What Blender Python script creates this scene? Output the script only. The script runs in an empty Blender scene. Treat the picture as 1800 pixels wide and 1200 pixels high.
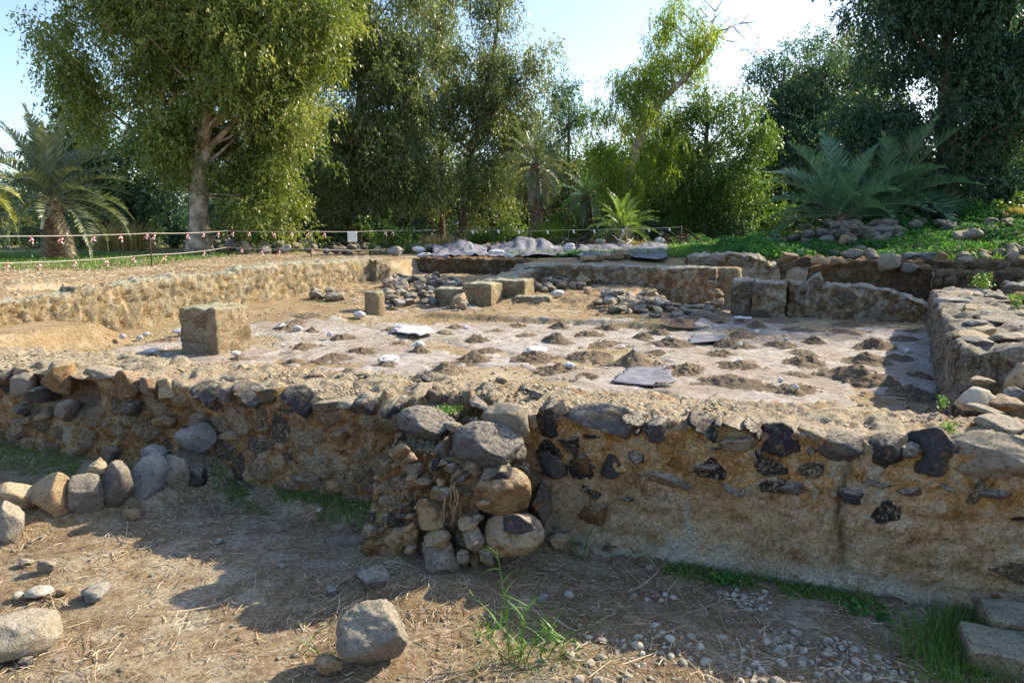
import bpy, bmesh, math, random
import numpy as np
from mathutils import Vector, Matrix, Euler

scene = bpy.context.scene
col = scene.collection
# ------------------------------------------------------------------ camera, sky, sun
CAM_H = 2.2
TH = math.atan(205 / 1250)
cam_d = bpy.data.cameras.new('camera'); cam = bpy.data.objects.new('camera', cam_d); col.objects.link(cam)
cam_d.sensor_width = 36; cam_d.lens = 25.0; cam_d.clip_end = 6000; cam_d.clip_start = 0.05
cam.location = (0, 0, CAM_H); cam.rotation_euler = (math.radians(90) - TH, 0, 0)
scene.camera = cam
SUN_AZ = math.atan2(0.88, 0.47)      # clockwise from +Y
SUN_EL = math.radians(33.5)
w = bpy.data.worlds.new('World'); scene.world = w; w.use_nodes = True
wn = w.node_tree; bg = wn.nodes['Background']
sky = wn.nodes.new('ShaderNodeTexSky'); sky.sky_type = 'NISHITA'; sky.sun_disc = False
sky.sun_elevation = SUN_EL; sky.sun_rotation = SUN_AZ
sky.air_density = 1.0; sky.dust_density = 1.2; sky.ozone_density = 2.0
wn.links.new(sky.outputs[0], bg.inputs[0]); bg.inputs[1].default_value = 0.106
sd = bpy.data.lights.new('sun', 'SUN'); so = bpy.data.objects.new('sun', sd); col.objects.link(so)
sd.energy = 3.7; sd.angle = math.radians(0.55); sd.color = (1.0, 0.87, 0.66)
sdir = Vector((math.sin(SUN_AZ) * math.cos(SUN_EL), math.cos(SUN_AZ) * math.cos(SUN_EL), math.sin(SUN_EL)))
so.rotation_euler = sdir.to_track_quat('Z', 'Y').to_euler()
scene.view_settings.view_transform = 'Standard'; scene.view_settings.look = 'None'
scene.view_settings.exposure = 1.5; scene.view_settings.gamma = 1.0

# ------------------------------------------------------------------ plan: axes of the ruin
U = np.array([0.936, -0.352]); V = np.array([0.352, 0.936]); O = np.array([0.16, 4.68])
def st(x, y):
    dx, dy = x - O[0], y - O[1]
    return dx * U[0] + dy * U[1], dx * V[0] + dy * V[1]
def xy(s, t): return O[0] + s * U[0] + t * V[0], O[1] + s * U[1] + t * V[1]
ANG_U = math.atan2(U[1], U[0])
def at(px, py, z):
    a = TH + math.atan((py - 600) / 1250.0); D = (CAM_H - z) / math.tan(a)
    zc = D * math.cos(TH) + (CAM_H - z) * math.sin(TH)
    return ((px - 900) / 1250.0 * zc, D)
def atD(px, py, D):          # point on the sight line at forward distance D
    a = TH + math.atan((py - 600) / 1250.0); z = CAM_H - D * math.tan(a)
    zc = D * math.cos(TH) + (CAM_H - z) * math.sin(TH)
    return ((px - 900) / 1250.0 * zc, D, z)
def on_t(px, py, t=0.0):     # point on a vertical plane parallel to the front wall
    lo, hi = 0.5, 80.0
    for _ in range(60):
        m = (lo + hi) / 2; p = atD(px, py, m)
        if st(p[0], p[1])[1] < t: lo = m
        else: hi = m
    return atD(px, py, lo)
MPP = 1 / 1250.0             # metres per photo pixel per metre of distance

# ------------------------------------------------------------------ numpy noise
def _h(ix, iy, iz, seed):
    with np.errstate(over='ignore'):
        n = (ix.astype(np.int64) * 374761393 + iy.astype(np.int64) * 668265263 + iz.astype(np.int64) * 2147483647 + seed * 1274126177) & 0xffffffff
        n = ((n ^ (n >> 13)) * 1274126177) & 0xffffffff
        n = ((n ^ (n >> 15)) * 2246822519) & 0xffffffff
        n = n ^ (n >> 16)
    return (n & 0xffffff) / float(0xffffff)
def vnoise(p, seed=0):
    i = np.floor(p).astype(np.int64); f = p - i; f = f * f * f * (f * (f * 6 - 15) + 10)
    r = 0
    for a in (0, 1):
        wx = f[:, 0] if a else 1 - f[:, 0]
        for b in (0, 1):
            wy = f[:, 1] if b else 1 - f[:, 1]
            for c in (0, 1):
                wz = f[:, 2] if c else 1 - f[:, 2]
                r = r + wx * wy * wz * _h(i[:, 0] + a, i[:, 1] + b, i[:, 2] + c, seed)
    return r * 2 - 1
def fbm(p, octs=4, seed=0, gain=.5):
    r = 0; a = 1; t = 0
    for o in range(octs):
        r = r + a * vnoise(p * (2.03 ** o) + 17.3 * o, seed + o); t += a; a *= gain
    return r / t
def p3(x, y, z=0): return np.stack([x, y, np.zeros_like(x) + z], 1)
def smooth(a, b, x):
    t = np.clip((x - a) / (b - a), 0, 1); return t * t * (3 - 2 * t)
def voro(p, seed=0):
    i = np.floor(p).astype(np.int64)
    f1 = np.full(len(p), 9.0); f2 = np.full(len(p), 9.0); h = np.zeros(len(p)); h2 = np.zeros(len(p))
    for a in (-1, 0, 1):
        for b in (-1, 0, 1):
            for c in (-1, 0, 1):
                q = i + np.array([a, b, c])
                c0 = q + .5 + .8 * (np.stack([_h(q[:, 0], q[:, 1], q[:, 2], seed + k) for k in (1, 2, 3)], 1) - .5)
                d = np.sqrt(((p - c0) ** 2).sum(1))
                m = d < f1
                f2 = np.where(m, f1, np.minimum(f2, d))
                h = np.where(m, _h(q[:, 0], q[:, 1], q[:, 2], seed + 7), h)
                h2 = np.where(m, _h(q[:, 0], q[:, 1], q[:, 2], seed + 8), h2)
                f1 = np.where(m, d, f1)
    return f1, f2, h, h2

# ------------------------------------------------------------------ mesh helpers
def make_mesh(name, verts, faces, mat=None, attrs=None, smooth_sh=True, mat_idx=None):
    """faces: (M,k) array or list of such arrays"""
    me = bpy.data.meshes.new(name)
    if not isinstance(faces, (list, tuple)) or (len(faces) and isinstance(faces[0], (list, tuple)) and not hasattr(faces[0][0], '__len__')): faces = [np.array(faces)]
    faces = [np.asarray(f, dtype=np.int32) for f in faces if len(f)]
    verts = np.asarray(verts, dtype=np.float32)
    me.vertices.add(len(verts)); me.vertices.foreach_set('co', verts.ravel())
    loops = np.concatenate([f.ravel() for f in faces]); me.loops.add(len(loops)); me.loops.foreach_set('vertex_index', loops)
    tot = np.concatenate([np.full(len(f), f.shape[1]) for f in faces]); st_ = np.concatenate([[0], np.cumsum(tot)[:-1]])
    me.polygons.add(len(tot)); me.polygons.foreach_set('loop_start', st_.astype(np.int32))
    try: me.polygons.foreach_set('loop_total', tot.astype(np.int32))
    except Exception: pass
    me.polygons.foreach_set('use_smooth', np.full(len(tot), smooth_sh))
    if mat_idx is not None: me.polygons.foreach_set('material_index', np.asarray(mat_idx, dtype=np.int32))
    for k, a in (attrs or {}).items():
        at_ = me.attributes.new(k, 'FLOAT', 'POINT'); at_.data.foreach_set('value', np.asarray(a, dtype=np.float32))
    if mat is not None:
        for m in (mat if isinstance(mat, (list, tuple)) else [mat]): me.materials.append(m)
    me.update(calc_edges=True); me.validate()
    return me
def link(name, me, parent=None, loc=(0, 0, 0), rot=(0, 0, 0), scale=(1, 1, 1)):
    o = bpy.data.objects.new(name, me); col.objects.link(o)
    o.location = loc; o.rotation_euler = rot; o.scale = scale
    if parent is not None: o.parent = parent
    return o
def tag(o, label=None, cat=None, group=None, kind=None):
    if label: o['label'] = label
    if cat: o['category'] = cat
    if group: o['group'] = group
    if kind: o['kind'] = kind
    elif cat: o['kind'] = 'thing'
    return o
def empty(name, loc, label, cat, group=None, rz=0):
    o = link(name, None, loc=loc, rot=(0, 0, rz)); o.empty_display_size = .2
    return tag(o, label, cat, group)
def grid_faces(nu, nv, off=0, flip=False):
    i = np.arange(nu - 1)[:, None] * nv + np.arange(nv - 1)[None, :]
    i = i.ravel() + off
    f = np.stack([i, i + nv, i + nv + 1, i + 1], 1)
    return f[:, ::-1] if flip else f
def tube(pts, rad, n=8, cap=True):
    pts = np.asarray(pts, float); m = len(pts); rad = np.broadcast_to(rad, (m,))
    d = np.gradient(pts, axis=0); d /= np.linalg.norm(d, axis=1)[:, None] + 1e-9
    ref = np.array([0.31, 0.17, 0.93]) if abs(d[0, 2]) < .8 else np.array([1.0, 0.1, 0])
    a = np.cross(d, ref); a /= np.linalg.norm(a, axis=1)[:, None]; b = np.cross(d, a)
    th = np.linspace(0, 2 * np.pi, n, endpoint=False)
    v = pts[:, None, :] + rad[:, None, None] * (np.cos(th)[None, :, None] * a[:, None, :] + np.sin(th)[None, :, None] * b[:, None, :])
    v = v.reshape(-1, 3); f = []
    i = np.arange(m - 1)[:, None] * n; j = np.arange(n)[None, :]; k = (j + 1) % n
    f = np.stack([(i + j), (i + k), (i + n + k), (i + n + j)], -1).reshape(-1, 4)
    if cap:
        v = np.vstack([v, pts[:1], pts[-1:]]); c0 = m * n; c1 = c0 + 1
        jj = np.arange(n); kk = (jj + 1) % n
        t0 = np.stack([kk, jj, np.full(n, c0), np.full(n, c0)], 1); t1 = np.stack([jj + (m - 1) * n, kk + (m - 1) * n, np.full(n, c1), np.full(n, c1)], 1)
        return v, f, np.vstack([t0[:, :3], t1[:, :3]])
    return v, f, np.zeros((0, 3), int)
class Acc:
    def __init__(s): s.v = []; s.f = {}; s.n = 0; s.a = []
    def add(s, v, *fs, a=0.0):
        v = np.asarray(v, float)
        for f in fs:
            f = np.asarray(f)
            if len(f): s.f.setdefault(f.shape[1], []).append(f + s.n)
        s.v.append(v); s.n += len(v); s.a.append(np.broadcast_to(a, (len(v),)))
    def mesh(s, name, mat, smooth_sh=True):
        return make_mesh(name, np.vstack(s.v), [np.vstack(x) for x in s.f.values()], mat, {'tint': np.concatenate(s.a)}, smooth_sh)
def vnormals(v, faces):
    n = np.zeros_like(v)
    for f in faces:
        a = v[f[:, 0]]; b = v[f[:, 1]]; c = v[f[:, 2]]
        fn = np.cross(b - a, c - a)
        for k in range(f.shape[1]): np.add.at(n, f[:, k], fn)
    return n / (np.linalg.norm(n, axis=1)[:, None] + 1e-12)

# ------------------------------------------------------------------ materials
class NT:
    def __init__(s, name):
        s.m = bpy.data.materials.new(name); s.m.use_nodes = True; s.t = s.m.node_tree
        s.b = s.t.nodes['Principled BSDF']; s.out = s.t.nodes['Material Output']
        s.b.inputs['Specular IOR Level'].default_value = .25
        s.pos = s.N('ShaderNodeNewGeometry').outputs['Position']
    def N(s, ty, **kw):
        n = s.t.nodes.new(ty)
        for k, v in kw.items(): setattr(n, k, v)
        return n
    def L(s, a, b):
        if isinstance(a, (int, float, tuple, list)): b.default_value = a
        else: s.t.links.new(a, b)
    def noise(s, scale, det=6, rough=.6, vec=None, dist=0.0, out=0):
        n = s.N('ShaderNodeTexNoise'); s.L(vec if vec is not None else s.pos, n.inputs['Vector'])
        n.inputs['Scale'].default_value = scale; n.inputs['Detail'].default_value = det; n.inputs['Roughness'].default_value = rough
        n.inputs['Distortion'].default_value = dist
        return n.outputs[out]
    def vor(s, scale, feat='F1', vec=None, out='Distance'):
        n = s.N('ShaderNodeTexVoronoi', feature=feat); s.L(vec if vec is not None else s.pos, n.inputs['Vector']); n.inputs['Scale'].default_value = scale
        return n.outputs[out]
    def math(s, op, a, b=0.0, c=0.0, clamp=False):
        n = s.N('ShaderNodeMath', operation=op, use_clamp=clamp); s.L(a, n.inputs[0]); s.L(b, n.inputs[1]); s.L(c, n.inputs[2]); return n.outputs[0]
    def rng(s, v, a, b, lo=0.0, hi=1.0):
        n = s.N('ShaderNodeMapRange', interpolation_type='SMOOTHSTEP'); s.L(v, n.inputs[0])
        for i, k in enumerate((a, b, lo, hi)): n.inputs[i + 1].default_value = k
        return n.outputs[0]
    def ramp(s, v, stops):
        n = s.N('ShaderNodeValToRGB'); s.L(v, n.inputs[0]); e = n.color_ramp.elements
        while len(e) < len(stops): e.new(.5)
        for k, (p, c) in zip(e, stops): k.position = p; k.color = (*c, 1)
        return n.outputs[0]
    def mix(s, f, a, b, mode='MIX'):
        n = s.N('ShaderNodeMix', data_type='RGBA', blend_type=mode); s.L(f, n.inputs[0])
        s.L((*a, 1) if isinstance(a, tuple) and len(a) == 3 else a, n.inputs[6]); s.L((*b, 1) if isinstance(b, tuple) and len(b) == 3 else b, n.inputs[7])
        return n.outputs[2]
    def attr(s, name): return s.N('ShaderNodeAttribute', attribute_name=name).outputs['Fac']
    def bump(s, h, st_=.5, dist=.02, prev=None):
        n = s.N('ShaderNodeBump'); s.L(h, n.inputs['Height']); n.inputs['Strength'].default_value = st_; n.inputs['Distance'].default_value = dist
        if prev is not None: s.L(prev, n.inputs['Normal'])
        return n.outputs[0]
    def nz(s):
        g = s.N('ShaderNodeNewGeometry'); x = s.N('ShaderNodeSeparateXYZ'); s.L(g.outputs['Normal'], x.inputs[0]); return x.outputs[2]
    def pz(s):
        x = s.N('ShaderNodeSeparateXYZ'); s.L(s.pos, x.inputs[0]); return x.outputs[2]
    def done(s, color, rough=.92, normal=None, sat=1.0, val=1.0):
        if sat != 1.0 or val != 1.0:
            hs = s.N('ShaderNodeHueSaturation'); hs.inputs['Saturation'].default_value = sat; hs.inputs['Value'].default_value = val; s.L(color, hs.inputs['Color']); color = hs.outputs[0]
        s.L((*color, 1) if isinstance(color, tuple) else color, s.b.inputs['Base Color']); s.b.inputs['Roughness'].default_value = rough
        if normal is not None: s.L(normal, s.b.inputs['Normal'])
        return s.m

def mat_masonry(name, mortar, stones, stain=.5, streak=False, low=None, blot=.75, topc=None, sat=1.22, val=1.16, speck=.4):
    """vertex attributes mask / tint drive embedded stones; mortar: 3 colours, stones: 3 colours"""
    n = NT(name)
    big = n.noise(1.7, 5); med = n.noise(7, 8, .65); fine = n.noise(38, 8, .7); grit = n.noise(160, 3, .7)
    mk = n.attr('mask'); tint = n.attr('tint'); 
    mf = n.math('ADD', n.math('MULTIPLY', med, .75), n.math('MULTIPLY', fine, .25))
    mc = n.ramp(mf, [(.40, mortar[0]), (.5, mortar[1]), (.585, mortar[2])])
    mc = n.mix(n.rng(n.noise(17, 8, .78, dist=.8), .535, .6, 0, blot), mc, tuple(c * .5 for c in mortar[0]))
    if low:
        mp = n.N('ShaderNodeMapping'); n.L(n.pos, mp.inputs[0]); mp.inputs['Scale'].default_value = (1.2, 1.2, 3)
        lc = n.ramp(n.math('ADD', n.math('MULTIPLY', n.noise(3.0, 8, .7, vec=mp.outputs[0]), .6), n.math('MULTIPLY', med, .4)), [(.4, low[0]), (.5, low[1]), (.6, low[2])])
        zz = n.math('ADD', n.pz(), n.math('MULTIPLY', n.math('SUBTRACT', n.noise(2.5, 6, .7), .5), .7))
        mc = n.mix(n.rng(zz, .45, .68, 1, 0), mc, lc)
        mc = n.mix(n.rng(zz, .04, .2, .7, 0), mc, tuple(min(.6, k * 1.15) for k in low[2]))
    mc = n.mix(n.rng(big, .5, .62, 0, .5 * stain), mc, tuple(c * .45 for c in mortar[0]))
    mc = n.mix(n.rng(n.noise(3.1, 6, .7, dist=.6), .56, .66, 0, .65), mc, tuple(min(.62, c * 1.35) for c in mortar[2]))
    sc = n.ramp(tint, [(0.0, stones[0]), (.5, stones[1]), (1.0, stones[2])])
    sc = n.mix(n.rng(fine, .42, .62, 0, .55), sc, tuple(c * .55 for c in stones[0]))
    sc = n.mix(n.rng(n.noise(14, 8, .75), .52, .64, 0, .6), sc, mortar[2])
    mm = n.math('ADD', mk, n.math('MULTIPLY', n.math('SUBTRACT', fine, .5), .9))
    mm = n.rng(mm, .42, .58)
    c = n.mix(mm, mc, sc)
    if streak:
        mp = n.N('ShaderNodeMapping'); n.L(n.pos, mp.inputs[0]); mp.inputs['Scale'].default_value = (9, 9, .7)
        c = n.mix(n.rng(n.noise(2.2, 7, .7, vec=mp.outputs[0]), .47, .6, 0, .8), c, (.12, .075, .045))
        c = n.mix(n.rng(n.noise(3.7, 7, .7, vec=mp.outputs[0]), .55, .64, 0, .7), c, (.55, .5, .42))
    dust = n.rng(n.nz(), .45, .95, 0, .85)
    c = n.mix(n.math('MULTIPLY', dust, n.rng(med, .3, .48)), c, topc or tuple(min(.6, c * 1.15) for c in mortar[2]))
    c = n.mix(n.rng(grit, .3, .7, 0, .35), c, (.08, .06, .045), 'MULTIPLY') if False else c
    sp = n.noise(62, 8, .8, dist=.3)
    c = n.mix(n.rng(sp, .54, .63, 0, speck), c, tuple(k * .5 for k in mortar[0]))  # dark pits put into the colour for relief that bump loses in shade
    c = n.mix(n.rng(n.noise(48, 7, .8), .53, .6, 0, .5), c, tuple(min(.64, k * 1.2) for k in mortar[2]))
    wv = n.N('ShaderNodeVectorMath', operation='ADD'); n.L(n.pos, wv.inputs[0]); nv_ = n.N('ShaderNodeTexNoise'); nv_.inputs['Scale'].default_value = 6; nv_.inputs['Detail'].default_value = 6; n.L(n.pos, nv_.inputs['Vector']); sc_ = n.N('ShaderNodeVectorMath', operation='SCALE'); n.t.links.new(nv_.outputs['Color'], sc_.inputs[0]); sc_.inputs['Scale'].default_value = .35; n.t.links.new(sc_.outputs[0], wv.inputs[1])
    ck = n.rng(n.vor(5.5, 'DISTANCE_TO_EDGE', vec=wv.outputs[0]), .0, .02, 1, 0); ck = n.math('MULTIPLY', ck, n.rng(big, .48, .6))
    c = n.mix(n.math('MULTIPLY', ck, .7), c, tuple(k * .3 for k in mortar[0]))  # crack lines darkened in the colour, standing in for shade inside them
    c = n.mix(.5, c, n.ramp(grit, [(.33, (.6, .6, .6)), (.6, (1, 1, 1))]), 'MULTIPLY')
    h = n.math('ADD', n.math('MULTIPLY', n.noise(19, 10, .78, dist=.5), 1.3), n.math('MULTIPLY', n.vor(40), .3))
    h = n.math('SUBTRACT', h, n.math('ADD', n.math('MULTIPLY', ck, .5), n.math('MULTIPLY', n.rng(sp, .5, .62), .35)))
    nb = n.bump(h, 1.0, .07); nb = n.bump(n.noise(150, 4, .7), .45, .006, nb)
    return n.done(c, .95, nb, sat, val)

def mat_rock(name, cols, dust=(.42, .37, .29), dustamt=.6, pits=.5, nzlo=.2, smear=None, smear_amt=.85):
    n = NT(name)
    oi = n.N('ShaderNodeObjectInfo').outputs['Random']
    med = n.noise(9, 8, .7); fine = n.noise(45, 8, .75); grit = n.noise(190, 3, .7)
    base = n.ramp(n.math('ADD', n.math('MULTIPLY', oi, .75), n.math('MULTIPLY', n.math('SUBTRACT', med, .37), .9)), [(0.1, cols[0]), (.5, cols[1]), (.95, cols[2])])
    c = n.mix(n.rng(fine, .52, .68, 0, .45), base, tuple(min(.6, k * 1.5 + .01) for k in cols[2]))
    c = n.mix(n.rng(n.noise(20, 8, .75), .54, .62, 0, .7), c, tuple(k * .5 for k in cols[0]))
    if smear: c = n.mix(n.rng(n.noise(7, 8, .72, dist=.4), .52, .6, 0, smear_amt), c, n.ramp(fine, [(.35, tuple(k * .6 for k in smear)), (.6, smear)]))
    d = n.math('MULTIPLY', n.rng(n.nz(), nzlo, .93, 0, dustamt), n.rng(fine, .38, .56))
    c = n.mix(d, c, dust)
    c = n.mix(.55, c, n.ramp(grit, [(.35, (.55, .55, .55)), (.62, (1, 1, 1))]), 'MULTIPLY')
    h = n.math('ADD', n.noise(28, 9, .72), n.math('MULTIPLY', n.rng(n.vor(70), 0, .4), pits * .5))
    nb = n.bump(h, .8, .025); nb = n.bump(grit, .4, .004, nb)
    return n.done(c, .93, nb, 1.3 if smear else 1.15, .95 if smear else 1.12)

def mat_soil(name, cols, sc=1.0, speck=True):
    n = NT(name)
    a = n.noise(.55 * sc, 6, .65); b = n.noise(5 * sc, 8, .7); f = n.noise(40 * sc, 8, .75); g = n.noise(170, 3, .7)
    c = n.ramp(n.math('ADD', n.math('MULTIPLY', a, .5), n.math('MULTIPLY', b, .5)), [(.38, cols[0]), (.5, cols[1]), (.6, cols[2])])
    c = n.mix(n.rng(f, .38, .6, .5, 0), c, tuple(k * .5 for k in cols[0]))
    if speck: c = n.mix(n.math('MULTIPLY', n.rng(n.vor(60), .22, .3, 1, 0), n.rng(f, .45, .55)), c, (.42, .38, .32))
    c = n.mix(.5, c, n.ramp(g, [(.35, (.55, .55, .55)), (.62, (1, 1, 1))]), 'MULTIPLY')
    nb = n.bump(n.noise(30 * sc, 9, .75), .8, .04); nb = n.bump(g, .5, .006, nb)
    return n.done(c, .97, nb, 1.25, 1.1)

def mat_leaf(name, c0, c1, c2, trans=.35, rough=.42, spec=.5):
    n = NT(name); t = n.attr('tint'); oi = n.N('ShaderNodeObjectInfo').outputs['Random']
    c = n.ramp(t, [(0, c0), (.5, c1), (1, c2)])
    n.L(c, n.b.inputs['Base Color']); n.b.inputs['Roughness'].default_value = rough; n.b.inputs['Specular IOR Level'].default_value = spec
    tr = n.N('ShaderNodeBsdfTranslucent'); tc = n.mix(1.0, c, (1.5, 1.55, .6), 'MULTIPLY'); n.L(tc, tr.inputs[0])
    ms = n.N('ShaderNodeMixShader'); ms.inputs[0].default_value = trans
    n.t.links.new(n.b.outputs[0], ms.inputs[1]); n.t.links.new(tr.outputs[0], ms.inputs[2]); n.t.links.new(ms.outputs[0], n.out.inputs[0])
    return n.m
def mat_plain(name, c, rough=.8, var=.25, sc=20, bump=.2):
    n = NT(name); k = n.noise(sc, 6, .65)
    cc = n.mix(n.rng(k, .35, .65), tuple(x * (1 - var) for x in c), tuple(min(1, x * (1 + var)) for x in c))
    return n.done(cc, rough, n.bump(k, bump, .02))

M = {}
M['front_l'] = mat_masonry('rubble_masonry', [(.27, .155, .09), (.52, .35, .215), (.64, .53, .4)], [(.08, .075, .07), (.34, .26, .19), (.5, .41, .32)], blot=.55, topc=(.56, .5, .4), val=1.32, sat=1.32, speck=.65)
M['front_r'] = mat_masonry('plastered_masonry', [(.36, .2, .095), (.62, .4, .22), (.7, .56, .4)], [(.025, .025, .027), (.06, .056, .052), (.2, .16, .11)], .4, low=[(.42, .29, .18), (.64, .48, .33), (.7, .58, .45)], blot=.4, topc=(.54, .48, .38), sat=1.24, val=1.46, speck=.7)
M['pale'] = mat_masonry('pale_lime_masonry', [(.32, .23, .13), (.54, .43, .28), (.66, .58, .43)], [(.2, .17, .13), (.38, .32, .23), (.55, .48, .36)], .25)
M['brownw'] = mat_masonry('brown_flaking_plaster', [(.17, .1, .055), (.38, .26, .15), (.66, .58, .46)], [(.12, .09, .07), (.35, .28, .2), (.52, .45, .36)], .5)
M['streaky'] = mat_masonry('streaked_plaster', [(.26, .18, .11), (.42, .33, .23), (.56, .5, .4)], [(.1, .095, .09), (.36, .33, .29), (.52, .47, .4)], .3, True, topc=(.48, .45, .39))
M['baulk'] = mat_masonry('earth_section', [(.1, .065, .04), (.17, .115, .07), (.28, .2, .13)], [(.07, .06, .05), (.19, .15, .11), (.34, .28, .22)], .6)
M['ashlar'] = mat_masonry('weathered_limestone', [(.32, .24, .15), (.48, .39, .27), (.62, .54, .4)], [(.24, .17, .11), (.44, .35, .24), (.56, .48, .35)], .6)
M['crumb'] = mat_rock('mortar_crumb', [(.3, .25, .18), (.45, .39, .3), (.58, .52, .42)], (.58, .52, .42))
M['basalt'] = mat_rock('basalt', [(.03, .03, .032), (.06, .058, .058), (.13, .12, .115)])
M['rock'] = mat_rock('grey_fieldstone', [(.1, .09, .08), (.2, .18, .15), (.33, .29, .23)])
M['tan'] = mat_rock('tan_fieldstone', [(.16, .11, .07), (.3, .22, .14), (.42, .34, .24)])
M['pebble'] = mat_rock('pale_cobble', [(.26, .23, .18), (.4, .37, .3), (.56, .52, .44)], (.5, .46, .38), .3)
M['bluegrey'] = mat_rock('blue_grey_stone', [(.12, .125, .13), (.2, .2, .2), (.32, .32, .31)])
M['basalt_set'] = mat_rock('basalt_with_mortar', [(.025, .025, .027), (.06, .058, .06), (.14, .13, .125)], (.46, .41, .33), .95, nzlo=.6, smear=(.27, .185, .1), smear_amt=.6)
M['rock_set'] = mat_rock('fieldstone_with_earth', [(.1, .09, .08), (.19, .165, .14), (.32, .28, .23)], (.48, .43, .34), .9, nzlo=.6, smear=(.25, .165, .095))
M['tan_set'] = mat_rock('tan_stone_with_earth', [(.15, .1, .065), (.28, .2, .13), (.42, .34, .24)], (.5, .44, .35), .7, smear=(.22, .14, .08))
M['mound'] = mat_soil('mound_soil', [(.12, .095, .07), (.2, .16, .12), (.27, .22, .165)], 1.5)
M['bark'] = mat_plain('eucalyptus_bark', (.42, .33, .25), .85, .5, 3.0, .6)
M['bark_d'] = mat_plain('dark_bark', (.12, .085, .06), .9, .4, 6.0, .6)
M['palmbark'] = mat_plain('palm_bark', (.15, .1, .065), .95, .5, 9.0, .8)
M['leafA'] = mat_leaf('leaf_olive', (.07, .12, .025), (.17, .215, .045), (.34, .35, .1))
M['leafB'] = mat_leaf('leaf_grey_olive', (.05, .09, .035), (.14, .18, .065), (.28, .29, .12))
M['leafC'] = mat_leaf('leaf_yellow_green', (.11, .17, .02), (.2, .28, .03), (.3, .36, .06), .5)
M['leafD'] = mat_leaf('leaf_blue_green', (.03, .075, .05), (.055, .115, .075), (.11, .18, .1), .4)
M['leafE'] = mat_leaf('leaf_mid_green', (.05, .1, .02), (.09, .16, .03), (.16, .24, .05), .4)
M['ivy'] = mat_leaf('ivy_leaf', (.025, .1, .03), (.045, .155, .045), (.12, .27, .05), .35, .75, .12)
M['grass'] = mat_leaf('grass_blade', (.12, .13, .04), (.075, .19, .025), (.13, .29, .04), .4)
M['dryleaf'] = mat_leaf('dry_grass', (.22, .16, .07), (.36, .27, .13), (.5, .4, .2), .3)
M['palmA'] = mat_leaf('palm_leaf_grey', (.09, .13, .08), (.15, .19, .11), (.26, .28, .16), .2)
M['palmB'] = mat_leaf('palm_leaf_blue', (.07, .17, .13), (.13, .26, .18), (.24, .36, .23), .3)
M['palmC'] = mat_leaf('palm_leaf_bright', (.1, .17, .05), (.17, .26, .07), (.28, .36, .12), .35)
M['palmY'] = mat_leaf('palm_leaf_yellow', (.16, .2, .05), (.28, .3, .08), (.42, .4, .14), .3)
M['palmX'] = mat_leaf('palm_leaf_dead', (.16, .12, .08), (.26, .2, .13), (.36, .28, .18), .2)
M['straw'] = mat_leaf('straw', (.1, .07, .045), (.34, .26, .16), (.58, .49, .35), .1, .8)
M['tarp'] = mat_plain('grey_geotextile', (.17, .17, .2), .8, .3, 4.0, .3)
M['bag'] = mat_plain('white_bag', (.52, .52, .53), .75, .3, 14.0, .6)
M['white'] = mat_plain('white_sheet', (.7, .7, .68), .7, .05)
M['rope'] = mat_plain('pale_rope', (.55, .5, .45), .8, .1)
M['post'] = mat_plain('rusty_iron_rod', (.06, .05, .045), .7, .3)
M['red'] = mat_plain('red_tape', (.55, .05, .07), .5, .1)
M['tape'] = mat_plain('white_tape', (.75, .72, .72), .5, .05)
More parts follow.
